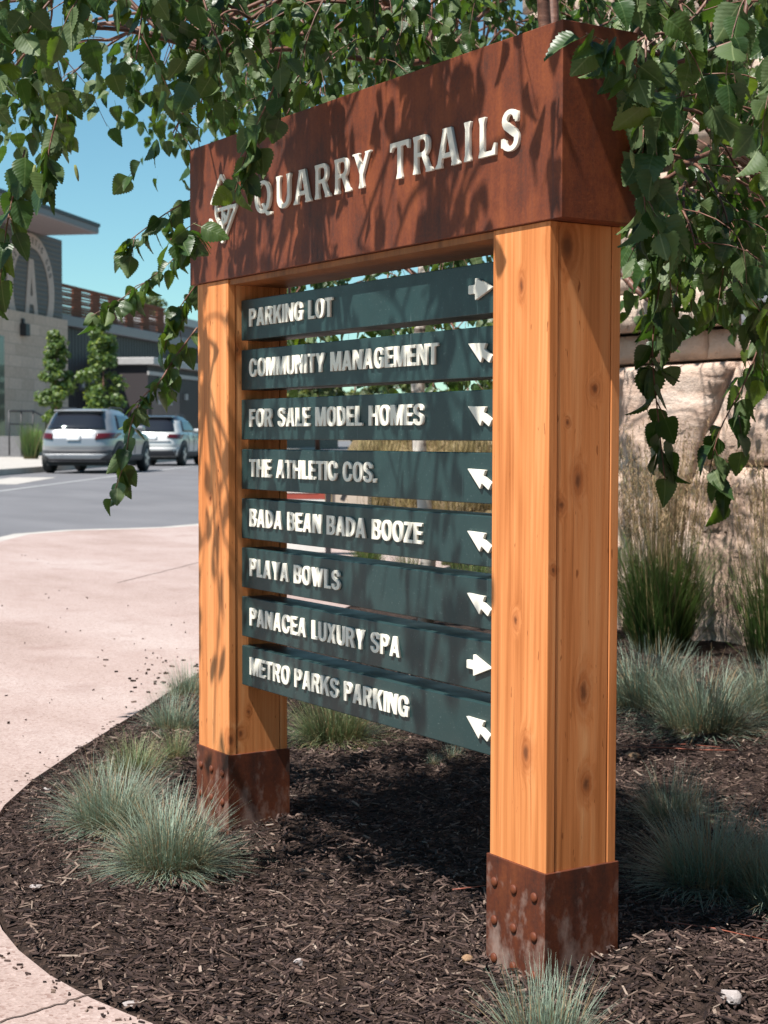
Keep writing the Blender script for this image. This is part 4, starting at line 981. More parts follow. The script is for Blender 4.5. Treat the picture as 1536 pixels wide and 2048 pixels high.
# single branches one can follow
T2.branch([at(395, 655, 3.85), at(350, 715, 3.85), at(318, 765, 3.8), at(285, 795, 3.8), at(262, 850, 3.78), at(247, 930, 3.76), at(222, 1000, 3.75)], .0026, .0010, 'free', .15, (.04, .09), .065, (.040, .056), 1.0)
T2.branch([at(400, 560, 3.9), at(370, 600, 3.9), at(345, 640, 3.9), at(328, 700, 3.88)], .0022, .001, 'free', .12, (.05, .11), .075, (.040, .058), 1.0)
T2.branch([at(390, 395, 3.8), at(335, 425, 3.8), at(280, 465, 3.78), at(228, 505, 3.75)], .0022, .001, 'free', .09, (.05, .12), .065, (.042, .058), .9)
T2.branch([at(395, 470, 3.9), at(345, 520, 3.9), at(290, 565, 3.88), at(235, 602, 3.86), at(182, 632, 3.85)], .0020, .0009, 'free', .16, (.04, .07), .075, (.038, .054), .8)
T2.branch([at(50, 300, 2.9), at(24, 400, 2.9), at(8, 490, 2.88), at(-4, 600, 2.86)], .0020, .0009, 'free', .2, (.03, .05), .06, (.045, .065), 1.0)
T2.branch([at(115, 230, 2.8), at(98, 300, 2.8), at(90, 370, 2.78)], .0020, .0009, 'free', .12, (.03, .06), .05, (.045, .065), 1.0)
T2.branch([at(565, 90, 3.05), at(545, 180, 3.08), at(508, 262, 3.10), at(485, 330, 3.12), at(470, 385, 3.12)], .0018, .0009, 'free', .13, (.04, .07), .06, (.046, .060), 1.0)
T2.branch([at(340, 480, 3.15), at(365, 462, 3.13), at(392, 445, 3.12)], .0014, .0008, 'free', 0, (.04, .08), .045, (.048, .060), .8)
T2.branch([at(1330, 215, 2.50), at(1285, 140, 2.46), at(1225, 92, 2.42), at(1172, 66, 2.40)], .0020, .001, 'free', .11, (.04, .07), .040, (.050, .070), .9)
T2.branch([at(1292, 70, 2.6), at(1290, 200, 2.56), at(1285, 330, 2.54), at(1292, 440, 2.52)], .0022, .001, 'free', .11, (.05, .12), .08, (.052, .072), 1.0)
T2.branch([at(1340, 420, 3.0), at(1320, 560, 2.95), at(1305, 700, 2.92), at(1318, 850, 2.9), at(1330, 960, 2.9)], .0022, .001, 'free', .13, (.05, .12), .085, (.047, .067), 1.0)
T2.branch([at(1560, 560, 3.4), at(1500, 740, 3.38), at(1440, 860, 3.35), at(1415, 960, 3.35)], .0026, .001, 'free', .10, (.08, .17), .09, (.050, .066), .9)
for u, v, t in ((18, 500, 2.9), (150, 330, 2.9), (500, 320, 3.1), (1262, 300, 2.45), (620, 60, 3.6), (70, 330, 2.8)): T2.catkin(at(u, v, t))
T2.done(M['bark_white'], M['twig'])
# the farther tree: white trunk seen between the boards
b1 = gnd(851, 1243)
T1 = Birch('white_birch', (b1[0], b1[1], 0), 'slender birch with a white trunk seen between the boards of the sign')
Td = 7.55
MB().tube([np.array(p) - T1.o for p in (b1 - [0, 0, .05], at(857, 1120, Td), at(848, 1000, Td), at(838, 880, Td), at(835, 740, Td), at(850, 500, Td), at(878, 130, Td), at(880, -100, Td))], [.040, .036, .034, .033, .032, .028, .022, .015], 10).build('trunk', M['bark_white'], T1.root, smooth=True)
def limb1(pts, r0, r1): T1.branch(pts, r0, r1, 'std', 0, limb=True, paths=5)
limb1([at(878, 130, Td), at(800, 40, 7.2), at(740, -40, 6.9), at(560, -150, 6.4)], .020, .008)
limb1([at(878, 130, Td), at(960, 20, 7.3), at(1040, -90, 7.0), at(1200, -160, 6.6)], .018, .008)
limb1([at(850, 500, Td), at(930, 420, 7.2), at(1020, 300, 6.9)], .012, .006)
limb1([at(845, 560, Td), at(760, 500, 7.2), at(640, 430, 6.8), at(560, 400, 6.5)], .012, .006)
limb1([at(905, -20, 7.0), at(935, 50, 6.9), at(965, 110, 6.8)], .016, .010)
trunkxy = np.array([b1[0], b1[1]])
zone(T1, 60, (470, 1230), (-220, 150), (5.4, 8.4), 'std', L=(.4, .9), dens=.07)
zone(T1, 34, (560, 1010), (300, 660), (5.2, 8.0), 'std', L=(.35, .8), dens=.07)
zone(T1, 16, (1180, 1560), (-200, 420), (5.0, 6.0), 'std', L=(.4, .8), dens=.07)
T1.done(M['bark_white'], M['twig'])

# ------------------------------------------------------------------ kiosk, bank of dry grass
def cam_frame(u, t, turn=0.0):
    p = at(u, 877, t); a = RI[:2] / np.linalg.norm(RI[:2]); c_, s_ = cos(turn), sin(turn); a = np.array([a[0] * c_ - a[1] * s_, a[0] * s_ + a[1] * c_]); n = np.array([a[1], -a[0]])
    return Matrix(((a[0], n[0], 0, p[0]), (a[1], n[1], 0, p[1]), (0, 0, 1, 0), (0, 0, 0, 1))), p
M['red_panel'] = plain('red_panel', (0.30, 0.055, 0.035), .5); M['white_panel'] = plain('white_panel', (0.66, 0.64, 0.60), .5); M['beige_panel'] = plain('beige_panel', (0.50, 0.41, 0.33), .6); M['black_metal'] = plain('black_metal', (0.022, 0.022, 0.025), .5)
Kt = 12.1; MK, pk = cam_frame(650, Kt); px = Kt / FPX
kio = empty('notice_kiosk', (pk[0], pk[1], 0)); tag(kio, 'two panel notice kiosk with a red heading, standing on the plaza behind the sign', 'kiosk')
kio.matrix_world = MK
zz = lambda v: CAM[2] + (877 - v) * px
b = MB(); b.box(-118 * px, 0, -.02, .0, zz(1000), zz(935)); b.build('red_heading', M['red_panel'], kio)
b = MB(); b.box(-118 * px, 0, -.02, .0, zz(1106), zz(1001)); b.box(-112 * px, -14 * px, .0, .004, zz(987.5), zz(985.5)); b.build('white_sheet', M['white_panel'], kio)
b = MB(); b.box(14 * px, 86 * px, -.02, .0, zz(1086), zz(940)); b.build('beige_sheet', M['beige_panel'], kio)
b = MB(); b.prism([(30 * px, zz(1000)), (42 * px, zz(975)), (52 * px, zz(955)), (60 * px, zz(962)), (46 * px, zz(985)), (38 * px, zz(1003))], .001, .004, lambda a, c, d: (a, d, c)); b.build('dark_motif', M['black_metal'], kio)
for xa, xb in ((1.5, 12), (-126, -119.5), (87, 93)): MB().box(xa * px, xb * px, -.05, .03, 0, zz(930)).build('post', M['black_metal'], kio)
KT = Matrix(((1, 0, 0, 0), (0, 0, 1, .001), (0, 1, 0, 0), (0, 0, 0, 1)))
solid('lettering', [L for L in text_loops(sans, 'APARTMENTS', -114 * px, -18 * px, 19 * px)], .004, M['white_panel'], KT @ Matrix.Translation((0, zz(977), 0)), kio)
# low bank with dry grass beyond the plaza
hb = MB(); n1, n2 = 60, 14; V = []; F = []
for i in range(n1 + 1):
    for j in range(n2 + 1):
        u = 640 + 560 * i / n1; t = 17 + 11 * j / n2; p = at(u, 877, t); f = min(1, j / 5); side = min(1, i / 12) * min(1, (n1 - i) / 6 + .4)
        V.append((p[0], p[1], -.05 + (1.30 + .18 * fbm(p[0], p[1], .16)) * (f * f * (3 - 2 * f)) * side))
for i in range(n1):
    for j in range(n2): F.append((i * (n2 + 1) + j, (i + 1) * (n2 + 1) + j, (i + 1) * (n2 + 1) + j + 1, i * (n2 + 1) + j + 1))
q = NT('dry_bank', .95, .1); o = q.co(); q.col(q.ramp(q.noise(o, 7, 6, .75), [(.35, (.10, .07, .032)), (.5, (.19, .135, .07)), (.68, (.29, .22, .125))])); q.bump(q.noise(o, 14, 5, .7), 1.0, .06); M['bank'] = q.m
tag(MB().add(V, F).build('hillside', M['bank'], smooth=True), kind='structure')
GV = []; GF2 = []; GU = []; off = 0
for i in range(260):
    u = random.uniform(720, 1060); t = random.uniform(17.6, 21); p = at(u, 877, t); jj = (t - 17) / 11 * 14; f = min(1, jj / 5); z = -.05 + 1.25 * f * f * (3 - 2 * f)
    V_, F_, U_ = blades(60, .12, .10, .34, .012, .35, .4, 3, seed=1000 + i); GV.append(V_ + np.array([p[0], p[1], z])); GF2.append(F_ + off); GU.append(U_); off += len(V_)
tag(np_mesh('dry_grass', np.vstack(GV), np.vstack(GF2), M['dry_grass'], uv=np.vstack(GU), smooth=True), kind='stuff')

# ------------------------------------------------------------------ street: pavement, line, parked cars
HD = radians(-55.0); hv = np.array([sin(HD), cos(HD)]); lv = np.array([-hv[1], hv[0]])
c1 = at(147, 877, 39.6)[:2]
def strip(name, org, a0, a1, l0, l1, z, mat, thick=None):
    P = [org + hv * a + lv * l for a, l in ((a0, l0), (a1, l0), (a1, l1), (a0, l1))]; return sheet(name, P, z, mat, thick=thick)
strip('far_kerb', c1, -30, 90, 1.24, 1.40, .135, M['concrete'], .3)
strip('sidewalk', c1, -30, 90, 1.404, 16.0, .125, M['concrete'], .3)
a_, b_ = gnd(-20, 985, -.02), gnd(420, 927.5, -.02); t = (b_ - a_)[:2]; t /= np.linalg.norm(t); nn = np.array([-t[1], t[0]]) * .055
sheet('road_line', [a_[:2] - nn, b_[:2] - nn, b_[:2] + nn, a_[:2] + nn], -.016, M['white_line'])
a_, b_ = gnd(-20, 969, -.02), gnd(70, 955, -.02); t = (b_ - a_)[:2]; t /= np.linalg.norm(t); nn = np.array([-t[1], t[0]]) * .5
sheet('gutter_patch', [a_[:2] - nn, b_[:2] - nn, b_[:2] + nn, a_[:2] + nn], -.0155, M['concrete'])

def paint(name, c, metal=0.0):
    q = NT(name, .28, .5); q.col(c); q.set('Metallic', metal); q.set('Coat Weight', .7); q.set('Coat Roughness', .04); return q.m
M['silver'] = paint('silver_paint', (.26, .265, .28), .45); M['white_paint'] = paint('white_paint', (.50, .50, .49)); M['black_roof'] = paint('black_paint', (.02, .022, .03))
q = NT('tinted_glass', .04, .6); q.col((.012, .013, .018)); M['tint'] = q.m
M['plastic'] = plain('grey_plastic', (.045, .045, .05), .6); M['rubber'] = plain('tyre_rubber', (.018, .018, .018), .8); M['alloy'] = paint('alloy', (.42, .42, .43), .6)
q = NT('tail_lens', .1, .6); q.col((.06, .004, .006)); M['lens'] = q.m; M['skid'] = plain('skid_silver', (.40, .40, .41), .4)
M['plate'] = plain('plate_white', (.55, .56, .57), .5)
def suv(pos, label, body_mat, roof_mat, dims, lamps, seed):
    L, Wd, H = dims; r = empty('parked_car', (pos[0], pos[1], -.02)); r.rotation_euler = (0, 0, atan2(hv[1], hv[0]) - radians(3)); tag(r, label, 'car', 'cars parked along the far kerb')
    h = H / 1.67; w = Wd / 1.86; l = L / 4.6
    LV = [(.30, .14, .86, 4.44, 6), (.45, .03, .915, 4.53, 6), (.70, .0, .93, 4.56, 6), (.90, .03, .93, 4.50, 6), (1.02, .085, .915, 4.25, 5.5), (1.09, .13, .89, 3.62, 5.5), (1.22, .22, .845, 3.22, 5), (1.40, .36, .785, 2.85, 5), (1.54, .47, .725, 2.50, 4.5), (1.62, .60, .66, 2.3, 4), (1.665, .95, .52, 2.05, 3.5)]
    zs_ = [a[0] * h for a in LV]
    def at_z(z): return [np.interp(z, zs_, [a[k] for a in LV]) * (l if k in (1, 3) else w if k == 2 else 1) for k in (1, 2, 3, 4)]
    b = MB(); n = 64; V = []; F = []; ZS = sorted(set(list(np.linspace(zs_[0], zs_[-1], 26)) + zs_))
    for z in ZS:
        xr, W_, xf, ex = at_z(z); xc, a = (xr + xf) / 2, (xf - xr) / 2
        for k in range(n):
            th = 2 * pi * k / n; c_, s_ = cos(th), sin(th); V.append((xc + a * math.copysign(abs(c_) ** (2 / ex), c_), W_ * math.copysign(abs(s_) ** (2 / ex), s_), z))
    roofz = 1.50 * h; ms = []
    for j in range(len(ZS) - 1):
        for k in range(n): F.append((j * n + k, j * n + (k + 1) % n, (j + 1) * n + (k + 1) % n, (j + 1) * n + k)); ms.append(1 if ZS[j] >= roofz else 0)
    F.append(tuple(range((len(ZS) - 1) * n, len(ZS) * n))); ms.append(1); F.append(tuple(range(n))[::-1]); ms.append(0)
    b.add(V, F); b.m = ms; b.build('body', [body_mat, roof_mat], r, smooth=True)
    def rear(y, z, off):
        xr, W_, xf, ex = at_z(z); xc, a = (xr + xf) / 2, (xf - xr) / 2; yy = min(.995, abs(y) / W_); return (xc - a * (1 - yy ** ex) ** (1 / ex) - off, y, z + off * .15)
    def side(x, z, sg, off):
        xr, W_, xf, ex = at_z(z); xc, a = (xr + xf) / 2, (xf - xr) / 2; xx = min(.995, abs(x - xc) / a); return (x, sg * (W_ * (1 - xx ** ex) ** (1 / ex) + off), z)
    def patch(name, fn, poly, mat, off, nu=14, nv=6, parent=None, skirt=.02):
        """poly: (lower-left, lower-right, upper-right, upper-left) in the patch's own 2D"""
        V = []; F = []
        for j in range(nv + 1):
            for i in range(nu + 1):
                a, c = i / nu, j / nv; p0 = [poly[0][k] * (1 - a) + poly[1][k] * a for k in (0, 1)]; p1 = [poly[3][k] * (1 - a) + poly[2][k] * a for k in (0, 1)]
                V.append(fn(p0[0] * (1 - c) + p1[0] * c, p0[1] * (1 - c) + p1[1] * c, off))
        for j in range(nv):
            for i in range(nu): F.append((j * (nu + 1) + i, j * (nu + 1) + i + 1, (j + 1) * (nu + 1) + i + 1, (j + 1) * (nu + 1) + i))
        o = MB().add(V, F).build(name, mat, parent or r, smooth=True); so = o.modifiers.new('thick', 'SOLIDIFY'); so.thickness = skirt; so.offset = 0; return o
    Wb = .93 * w
    patch('rear_window', rear, [(-.72 * w, 1.125 * h), (.72 * w, 1.125 * h), (.60 * w, 1.53 * h), (-.60 * w, 1.53 * h)], M['tint'], .012)
    patch('rear_bumper', rear, [(-.86 * w, .33 * h), (.86 * w, .33 * h), (.90 * w, .60 * h), (-.90 * w, .60 * h)], M['plastic'] if lamps else body_mat, .016, 24)
    if lamps:
        patch('skid_plate', rear, [(-.62 * w, .37 * h), (.62 * w, .37 * h), (.80 * w, .50 * h), (-.80 * w, .50 * h)], M['skid'], .035, 18)
    else:
        patch('lower_bumper', rear, [(-.80 * w, .32 * h), (.80 * w, .32 * h), (.88 * w, .52 * h), (-.88 * w, .52 * h)], M['plastic'], .022, 18)
        patch('tailgate_ledge', rear, [(-.62 * w, .80 * h), (.62 * w, .80 * h), (.64 * w, .835 * h), (-.64 * w, .835 * h)], M['skid'], .02, 14, 2)
    patch('license_plate', rear, [(-.17, .83 * h), (.17, .83 * h), (.17, .97 * h), (-.17, .97 * h)] if lamps else [(-.19, .86 * h), (.12, .86 * h), (.12, 1.0 * h), (-.19, 1.0 * h)], M['plate'], .022, 4, 3)
    for sg in (-1, 1):
        if lamps:
            pl = [(sg * .52 * w, .86 * h), (sg * .90 * w, .90 * h), (sg * .915 * w, 1.04 * h), (sg * .54 * w, 1.015 * h)]
        else: pl = [(sg * .52 * w, .93 * h), (sg * .90 * w, .885 * h), (sg * .905 * w, 1.03 * h), (sg * .55 * w, 1.045 * h)]
        patch('tail_light', rear, pl if sg > 0 else [pl[1], pl[0], pl[3], pl[2]], M['lens'], .018, 10, 4)
        patch('side_window', lambda a, c, o_, sg=sg: side(a, c, sg, o_), [(.85 * l, 1.13 * h), (3.35 * l, 1.12 * h), (2.55 * l, 1.50 * h), (1.05 * l, 1.50 * h)], M['tint'], .010, 16)
        patch('sill_cladding', lambda a, c, o_, sg=sg: side(a, c, sg, o_), [(.45 * l, .32 * h), (4.1 * l, .32 * h), (4.1 * l, .47 * h), (.45 * l, .47 * h)], M['plastic'], .014, 16)
        for xx in (1.55, 2.35): patch('door_seam', lambda a, c, o_, sg=sg: side(a, c, sg, o_), [(xx * l, .5 * h), (xx * l + .012, .5 * h), (xx * l + .012, 1.1 * h), (xx * l, 1.1 * h)], M['plastic'], .006, 1, 6, skirt=.008)
        for xx in (1.30, 2.12): patch('door_handle', lambda a, c, o_, sg=sg: side(a, c, sg, o_), [(xx * l, .955 * h), (xx * l + .2, .955 * h), (xx * l + .2, .985 * h), (xx * l, .985 * h)], body_mat, .03, 4, 2)
        b = MB(); b.tube([(1.0 * l, sg * .60 * w, 1.645 * h), (1.2 * l, sg * .60 * w, 1.695 * h), (2.3 * l, sg * .58 * w, 1.70 * h), (2.6 * l, sg * .58 * w, 1.63 * h)], .018, 6); b.build('roof_rail', M['plastic'], r, smooth=True)
        b = MB(); b.box(3.05 * l, 3.25 * l, sg * .88 * w - .11, sg * .88 * w + .11, 1.10 * h, 1.24 * h); b.build('side_mirror', body_mat, r, bevel=.04)
        for xw in (.86 * l, 3.62 * l):
            R_ = .365; b = MB(); pts = []
            for k in range(25):
                an = pi * (k / 24) * 1.10 - .16; pts.append((cos(an), sin(an)))
            V = []; F = []
            for (c_, s_) in pts:
                for rr in (0.02, .475): V.append(side(xw + rr * c_, max(.31 * h, R_ + rr * s_), sg, .017))
            for k in range(24): F.append((2 * k, 2 * k + 1, 2 * k + 3, 2 * k + 2))
            o = b.add(V, F).build('wheel_arch', M['plastic'], r); so = o.modifiers.new('t', 'SOLIDIFY'); so.thickness = .02; so.offset = 0
            wh = empty('wheel'); wh.parent = r; wh.location = (xw, sg * (.93 * w - .10), R_)
            b = MB(); b.lathe([(.22, -.115), (.33, -.115), (R_ - .005, -.085), (R_, -.05), (R_, .05), (R_ - .005, .085), (.33, .118), (.245, .118), (.24, .09)], 32, axis='y'); b.build('tyre', M['rubber'], wh, smooth=True)
            b = MB(); d0 = sg * .105
            b.lathe([(.235, -.02), (.248, sg * .11), (.225, sg * .118), (.215, sg * .085)][::1], 28, axis='y')
            for k in range(5):
                Mx = Matrix.Rotation(2 * pi * k / 5 + .3, 4, 'Y'); b.box(-.045, .045, d0 - .012, d0 + .012, .03, .225, 0, Mx)
            b.lathe([(.055, d0 - .02), (.055, d0 + .02)], 14, axis='y'); b.build('rim', M['alloy'], wh)
    b = MB(); b.box(.40 * l, .72 * l, -.60 * w, .60 * w, 1.585 * h, 1.625 * h); b.build('spoiler', roof_mat, r, bevel=.015)
    b = MB(); b.box(.3 * l, 4.2 * l, -.75 * w, .75 * w, .20, .34 * h); b.build('underbody', M['rubber'], r)
    b = MB(); b.box(.12 * l, 1.3 * l, -.62 * w, .62 * w, 1.09 * h, 1.1 * h)
    return r
suv(c1, 'silver suv parked with its rear towards the viewer, nearer of the two cars', M['silver'], M['silver'], (4.6, 1.95, 1.66), True, 1)
c2 = at(302, 877, 50.5)[:2]
suv(c2, 'white suv with a black roof parked ahead of the silver one', M['white_paint'], M['black_roof'], (4.4, 1.82, 1.64), False, 2)

# ------------------------------------------------------------------ buildings across the street
AF = radians(-46.0); av = np.array([sin(AF), cos(AF), 0]); nv_ = np.array([-av[1], av[0], 0])
O_ = at(137, 877, 75.0); O_[2] = 0
if nv_ @ (CAM - O_) < 0: nv_ = -nv_
MF = Matrix(((av[0], nv_[0], 0, O_[0]), (av[1], nv_[1], 0, O_[1]), (0, 0, 1, 0), (0, 0, 0, 1)))
def fac(u, v, off):
    d = ray(u, v); o = O_ + nv_ * off; t = ((o - CAM) @ nv_) / (d @ nv_); p = CAM + t * d; return (p - O_) @ av, p[2]
def fa(u, off): return fac(u, 800, off)[0]
q = NT('stone_veneer', .9, .2); o = q.co()
br = q.n('TexBrick', Vector=q.map(o, (1, 1, 1), rot=(pi / 2, 0, 0)), Scale=1.0, Color1=(.66, .50, .40, 1), Color2=(.56, .42, .33, 1), Mortar=(.48, .37, .30, 1)); br.inputs['Mortar Size'].default_value = .02; br.inputs['Brick Width'].default_value = 1.3; br.inputs['Row Height'].default_value = .5
q.col(q.mix(.5, br.outputs[0], q.ramp(q.noise(o, 6, 4), [(.3, .7), (.7, 1.1)]), 'MULTIPLY')); M['veneer'] = q.m
def ribbed(name, c, axis, per, rough=.6):
    q = NT(name, rough, .4); s = q.n('SeparateXYZ', Vector=q.co()); w_ = q.math('SINE', q.math('MULTIPLY', s.outputs[axis], 2 * pi / per)); q.col(q.mix(q.ramp(w_, [(.1, 0.), (.9, 1.)]), tuple(x * .75 for x in c), c)); q.bump(w_, .5, .03); return q.m
M['siding'] = ribbed('grey_siding', (.150, .132, .118), 'Z', .22); M['dark_metal'] = ribbed('dark_cladding', (.020, .017, .020), 'X', .42, .55); M['roof_metal'] = plain('roof_metal', (.17, .165, .175), .5); M['soffit'] = plain('eave_soffit', (.42, .34, .33), .7)
M['logo'] = plain('logo_tan', (.54, .41, .345), .7); M['slat'] = plain('cedar_slat', (.20, .070, .038), .7, .3, 0, .3, 3.0); M['glass_dark'] = paint('dark_glass', (.010, .011, .014)); M['trim_light'] = plain('light_trim', (.40, .39, .385), .5)
A0 = fa(-120, 0); zs_top = fac(137, 641, 0)[1]
bA = empty('gym_building'); bA.matrix_world = MF; tag(bA, 'two storey building with pale stone base, grey siding and a large ringed letter A', 'building')
MB().box(A0, 0, -9, 0, -.2, zs_top).build('stone_base', M['veneer'], bA)
so_z = fac(200, 468, 2.3)[1]; ro_z = fac(200, 450, 2.3)[1]
sc_ = fa(126, -.35)
MB().box(A0, sc_, -9, -.35, zs_top + .002, so_z - .01).build('siding_wall', M['siding'], bA)
rt = fa(200, 2.3)
MB().box(A0, rt, -9.5, 2.3, so_z + .02, ro_z).build('roof', M['roof_metal'], bA, bevel=.02)
MB().box(A0, rt - .03, -9.4, 2.27, so_z - .03, so_z + .018).build('soffit', M['soffit'], bA)
MB().box(A0, rt + .02, 2.302, 2.36, ro_z - .12, ro_z + .03).build('fascia_trim', M['black_metal'], bA)
MB().box(A0, fa(9, .05), .0, .06, .3, fac(5, 672, .05)[1]).build('entrance_glazing', M['glass_dark'], bA)
lx, lz = fac(48, 653, .1); MB().box(lx - .22, lx + .22, .0, .30, lz - .42, lz + .12).box(lx - .1, lx + .1, .0, .12, lz - .2, lz + .35).build('wall_lamp', M['black_metal'], bA, bevel=.02)
cx, cz = fac(63, 581, -.32); Rr = abs(fac(63, 467, -.32)[1] - cz)
def arcpts(r, a0, a1, n): return [(cx + r * cos(a0 + (a1 - a0) * k / n), cz + r * sin(a0 + (a1 - a0) * k / n)) for k in range(n + 1)]
db = math.asin(max(-1, min(1, (zs_top + .03 - cz) / Rr))); di = math.asin(max(-1, min(1, (zs_top + .03 - cz) / (Rr * .76))))
toF = lambda a, c, d: (a, -.348 + d, c)
ring = arcpts(Rr, db, pi - db, 60) + arcpts(Rr * .76, di, pi - di, 60)[::-1]
b = MB(); n = 61
o_, i_ = ring[:n], ring[n:][::-1]
for k in range(n - 1): b.prism([o_[k], o_[k + 1], i_[k + 1], i_[k]], .004, .03, toF)
b.build('logo_ring', M['logo'], bA)
az0 = fac(63, 518, -.32)[1]; hA = az0 - zs_top - .03; wA = hA * .56
MA = Matrix(((1, 0, 0, 0), (0, 0, 1, -.344), (0, 1, 0, 0), (0, 0, 0, 1)))
def A_poly():
    g = G2(.70); g.add(g.poly([(0, 0), (.20, 0), (.24, .18), (.46, .18), (.50, 0), (.70, 0), (.47, 1), (.23, 1)])); g.cut(g.poly([(.275, .33), (.425, .33), (.35, .72)])); return g.outlines()
solid('logo_letter', [np.column_stack([cx - wA / 2 + L[:, 0] * wA / .7, zs_top + .03 + L[:, 1] * hA]) for L in A_poly()], .03, M['logo'], MA, bA)
lp = [[], [], []]; word = 'THE ATHLETIC COS'; span = 2.35
for i, ch in enumerate(word):
    if ch == ' ': continue
    an = pi / 2 + span / 2 - span * i / (len(word) - 1); w_, ls = outl(sans, ch); s_ = Rr * .115
    for Lp in ls:
        x = (Lp[:, 0] - w_ / 2) * s_; y = Lp[:, 1] * s_ + Rr * .825; ca, sa = cos(an - pi / 2), sin(an - pi / 2); lp[word[:i].count(' ')].append(np.column_stack([cx + x * ca - y * sa, cz + x * sa + y * ca]))
for wl in lp: solid('word', wl, .01, M['siding'], MA @ Matrix.Translation((0, 0, .0275)), bA)
# dark clad wing with slatted screen
bB = empty('dark_clad_building'); bB.matrix_world = MF; tag(bB, 'low dark metal clad wing with a rust brown slatted screen on its roof', 'building')
N0 = -1.2; g0, g1 = fac(127, 650, N0 + .3)[1], fac(127, 629, N0 + .3)[1]; b_end = 62.0
MB().box(sc_ + .002, b_end, -12, N0, -.2, g0).build('clad_wall', M['dark_metal'], bB)
MB().box(sc_ + .002, b_end, -12.2, N0 + .35, g0 + .002, g1).build('gutter', M['roof_metal'], bB, bevel=.03)
st = fac(127, 569, N0 - .2)[1]; s_end = fa(330, N0 - .2); b = MB(); rows_ = 11; rh = (st - g1) / rows_
for k in range(rows_): b.box(sc_ + .01, s_end, N0 - .26, N0 - .2, g1 + rh * k + .01, g1 + rh * (k + .66))
b.box(sc_ + .01, s_end, N0 - .3, N0 - .14, st - .05, st + .03)
x = sc_ + .1; kk = 0
while x < s_end:
    b.box(x + 1.5, x + 2.5, N0 - .40, N0 - .262, g1, st - .06)
    for k in range(rows_):
        if (k * 7 + kk * 5) % 9 in (0, 3, 4, 6) or (k < 3 and kk < 3): b.box(x - .02, x + 1.52, N0 - .33, N0 - .264, g1 + rh * (k + .5), g1 + rh * (k + 1.02))
    x += 2.5; kk += 1
b.build('slatted_screen', M['slat'], bB)
# projecting bay with door
e0, e1 = fa(296, 1.6), fa(440, 1.6); et = fac(345, 722, 1.6)[1]
MB().box(e0, e1, N0 + .002, 1.6, -.2, et - .4).build('entry_bay', ribbed('bay_cladding', (.050, .042, .045), 'X', .38, .55), bB)
MB().box(e0 - .2, e1 + .2, N0 + .002, 2.0, et - .38, et).build('entry_canopy', M['trim_light'], bB, bevel=.03)
MB().box(e0 - .1, e1 + .1, 1.602, 1.7, et - .9, et - .7).build('light_bar', M['trim_light'], bB)
w0, w1 = fa(318, 1.65), fa(341, 1.65); MB().box(w0, w1, 1.602, 1.66, fac(330, 768, 1.65)[1], fac(330, 753, 1.65)[1]).build('window', M['glass_dark'], bB)
MB().box(w0, w1, 1.602, 1.75, fac(330, 770, 1.65)[1] - .1, fac(330, 769, 1.65)[1]).build('window_sill', M['trim_light'], bB)
d0, d1 = fa(303, 1.65), fa(358, 1.65); z0, z1 = .2, fac(330, 780, 1.65)[1]
MB().box(d0, d1, 1.602, 1.68, z0, z1).build('door', plain('taupe_panel', (.155, .125, .115), .7), bB)
MT = Matrix(((1, 0, 0, 0), (0, 0, 1, 1.682), (0, 1, 0, 0), (0, 0, 0, 1)))
tz_ = fac(330, 810, 1.68)[1]; solid('door_writing', [L for L in text_loops(sans, 'MECHANICAL', fa(316, 1.68), fa(345, 1.68), .26)], .02, M['trim_light'], MT @ Matrix.Translation((0, tz_, 0)), bB)
MB().box(fa(370, 1.65), fa(374, 1.65), 1.602, 1.72, fac(372, 800, 1.65)[1], fac(372, 788, 1.65)[1]).build('door_light', M['trim_light'], bB)
# farther flat roof
bC = empty('flat_roof_building'); bC.matrix_world = MF; tag(bC, 'flat roofed building with a white roof edge, seen just left of the farther post', 'building')
c0_ = fa(342, -3); zt_ = fac(350, 632, -3)[1]
MB().box(c0_, c0_ + 60, -16, -3.1, g1 + .01, zt_ - .5).build('wall', plain('taupe_wall', (.16, .13, .13), .7), bC); MB().box(c0_ - .2, c0_ + 60, -16.2, -2.9, zt_ - .498, zt_).build('roof_edge', M['trim_light'], bC)
# restroom plaques
for u0_, u1_, lab in ((158, 174, 'dark plaque with a white figure on the dark cladding between the two small trees'), (177, 192, 'second restroom plaque, half hidden behind the right small tree')):
    s0, s1 = fa(u0_, N0 + .05), fa(u1_, N0 + .05); zb_, zt2 = fac(166, 782, N0)[1], fac(166, 747, N0)[1]
    rs = empty('restroom_sign'); rs.matrix_world = MF; tag(rs, lab, 'sign', 'restroom plaques')
    MB().box(s0, s1, N0 + .002, N0 + .06, zb_, zt2).build('plaque', plain('plaque_grey', (.060, .055, .060), .5), rs)
    c_ = (s0 + s1) / 2; hh = zt2 - zb_; ww = s1 - s0; b = MB(); bd = lambda a, c, d: (a, N0 + .062 + d, c)
    b.prism([(c_ + ww * .09 * cos(k), zb_ + hh * .78 + ww * .09 * sin(k)) for k in np.linspace(0, 2 * pi, 12)[:-1]], 0, .02, bd)
    b.prism([(c_ - ww * .22, zb_ + hh * .66), (c_ + ww * .22, zb_ + hh * .66), (c_ + ww * .13, zb_ + hh * .48), (c_ + ww * .16, zb_ + hh * .18), (c_ + ww * .05, zb_ + hh * .18), (c_, zb_ + hh * .4), (c_ - ww * .05, zb_ + hh * .18), (c_ - ww * .16, zb_ + hh * .18), (c_ - ww * .13, zb_ + hh * .48)], 0, .02, bd)
    b.build('figure', M['trim_light'], rs)
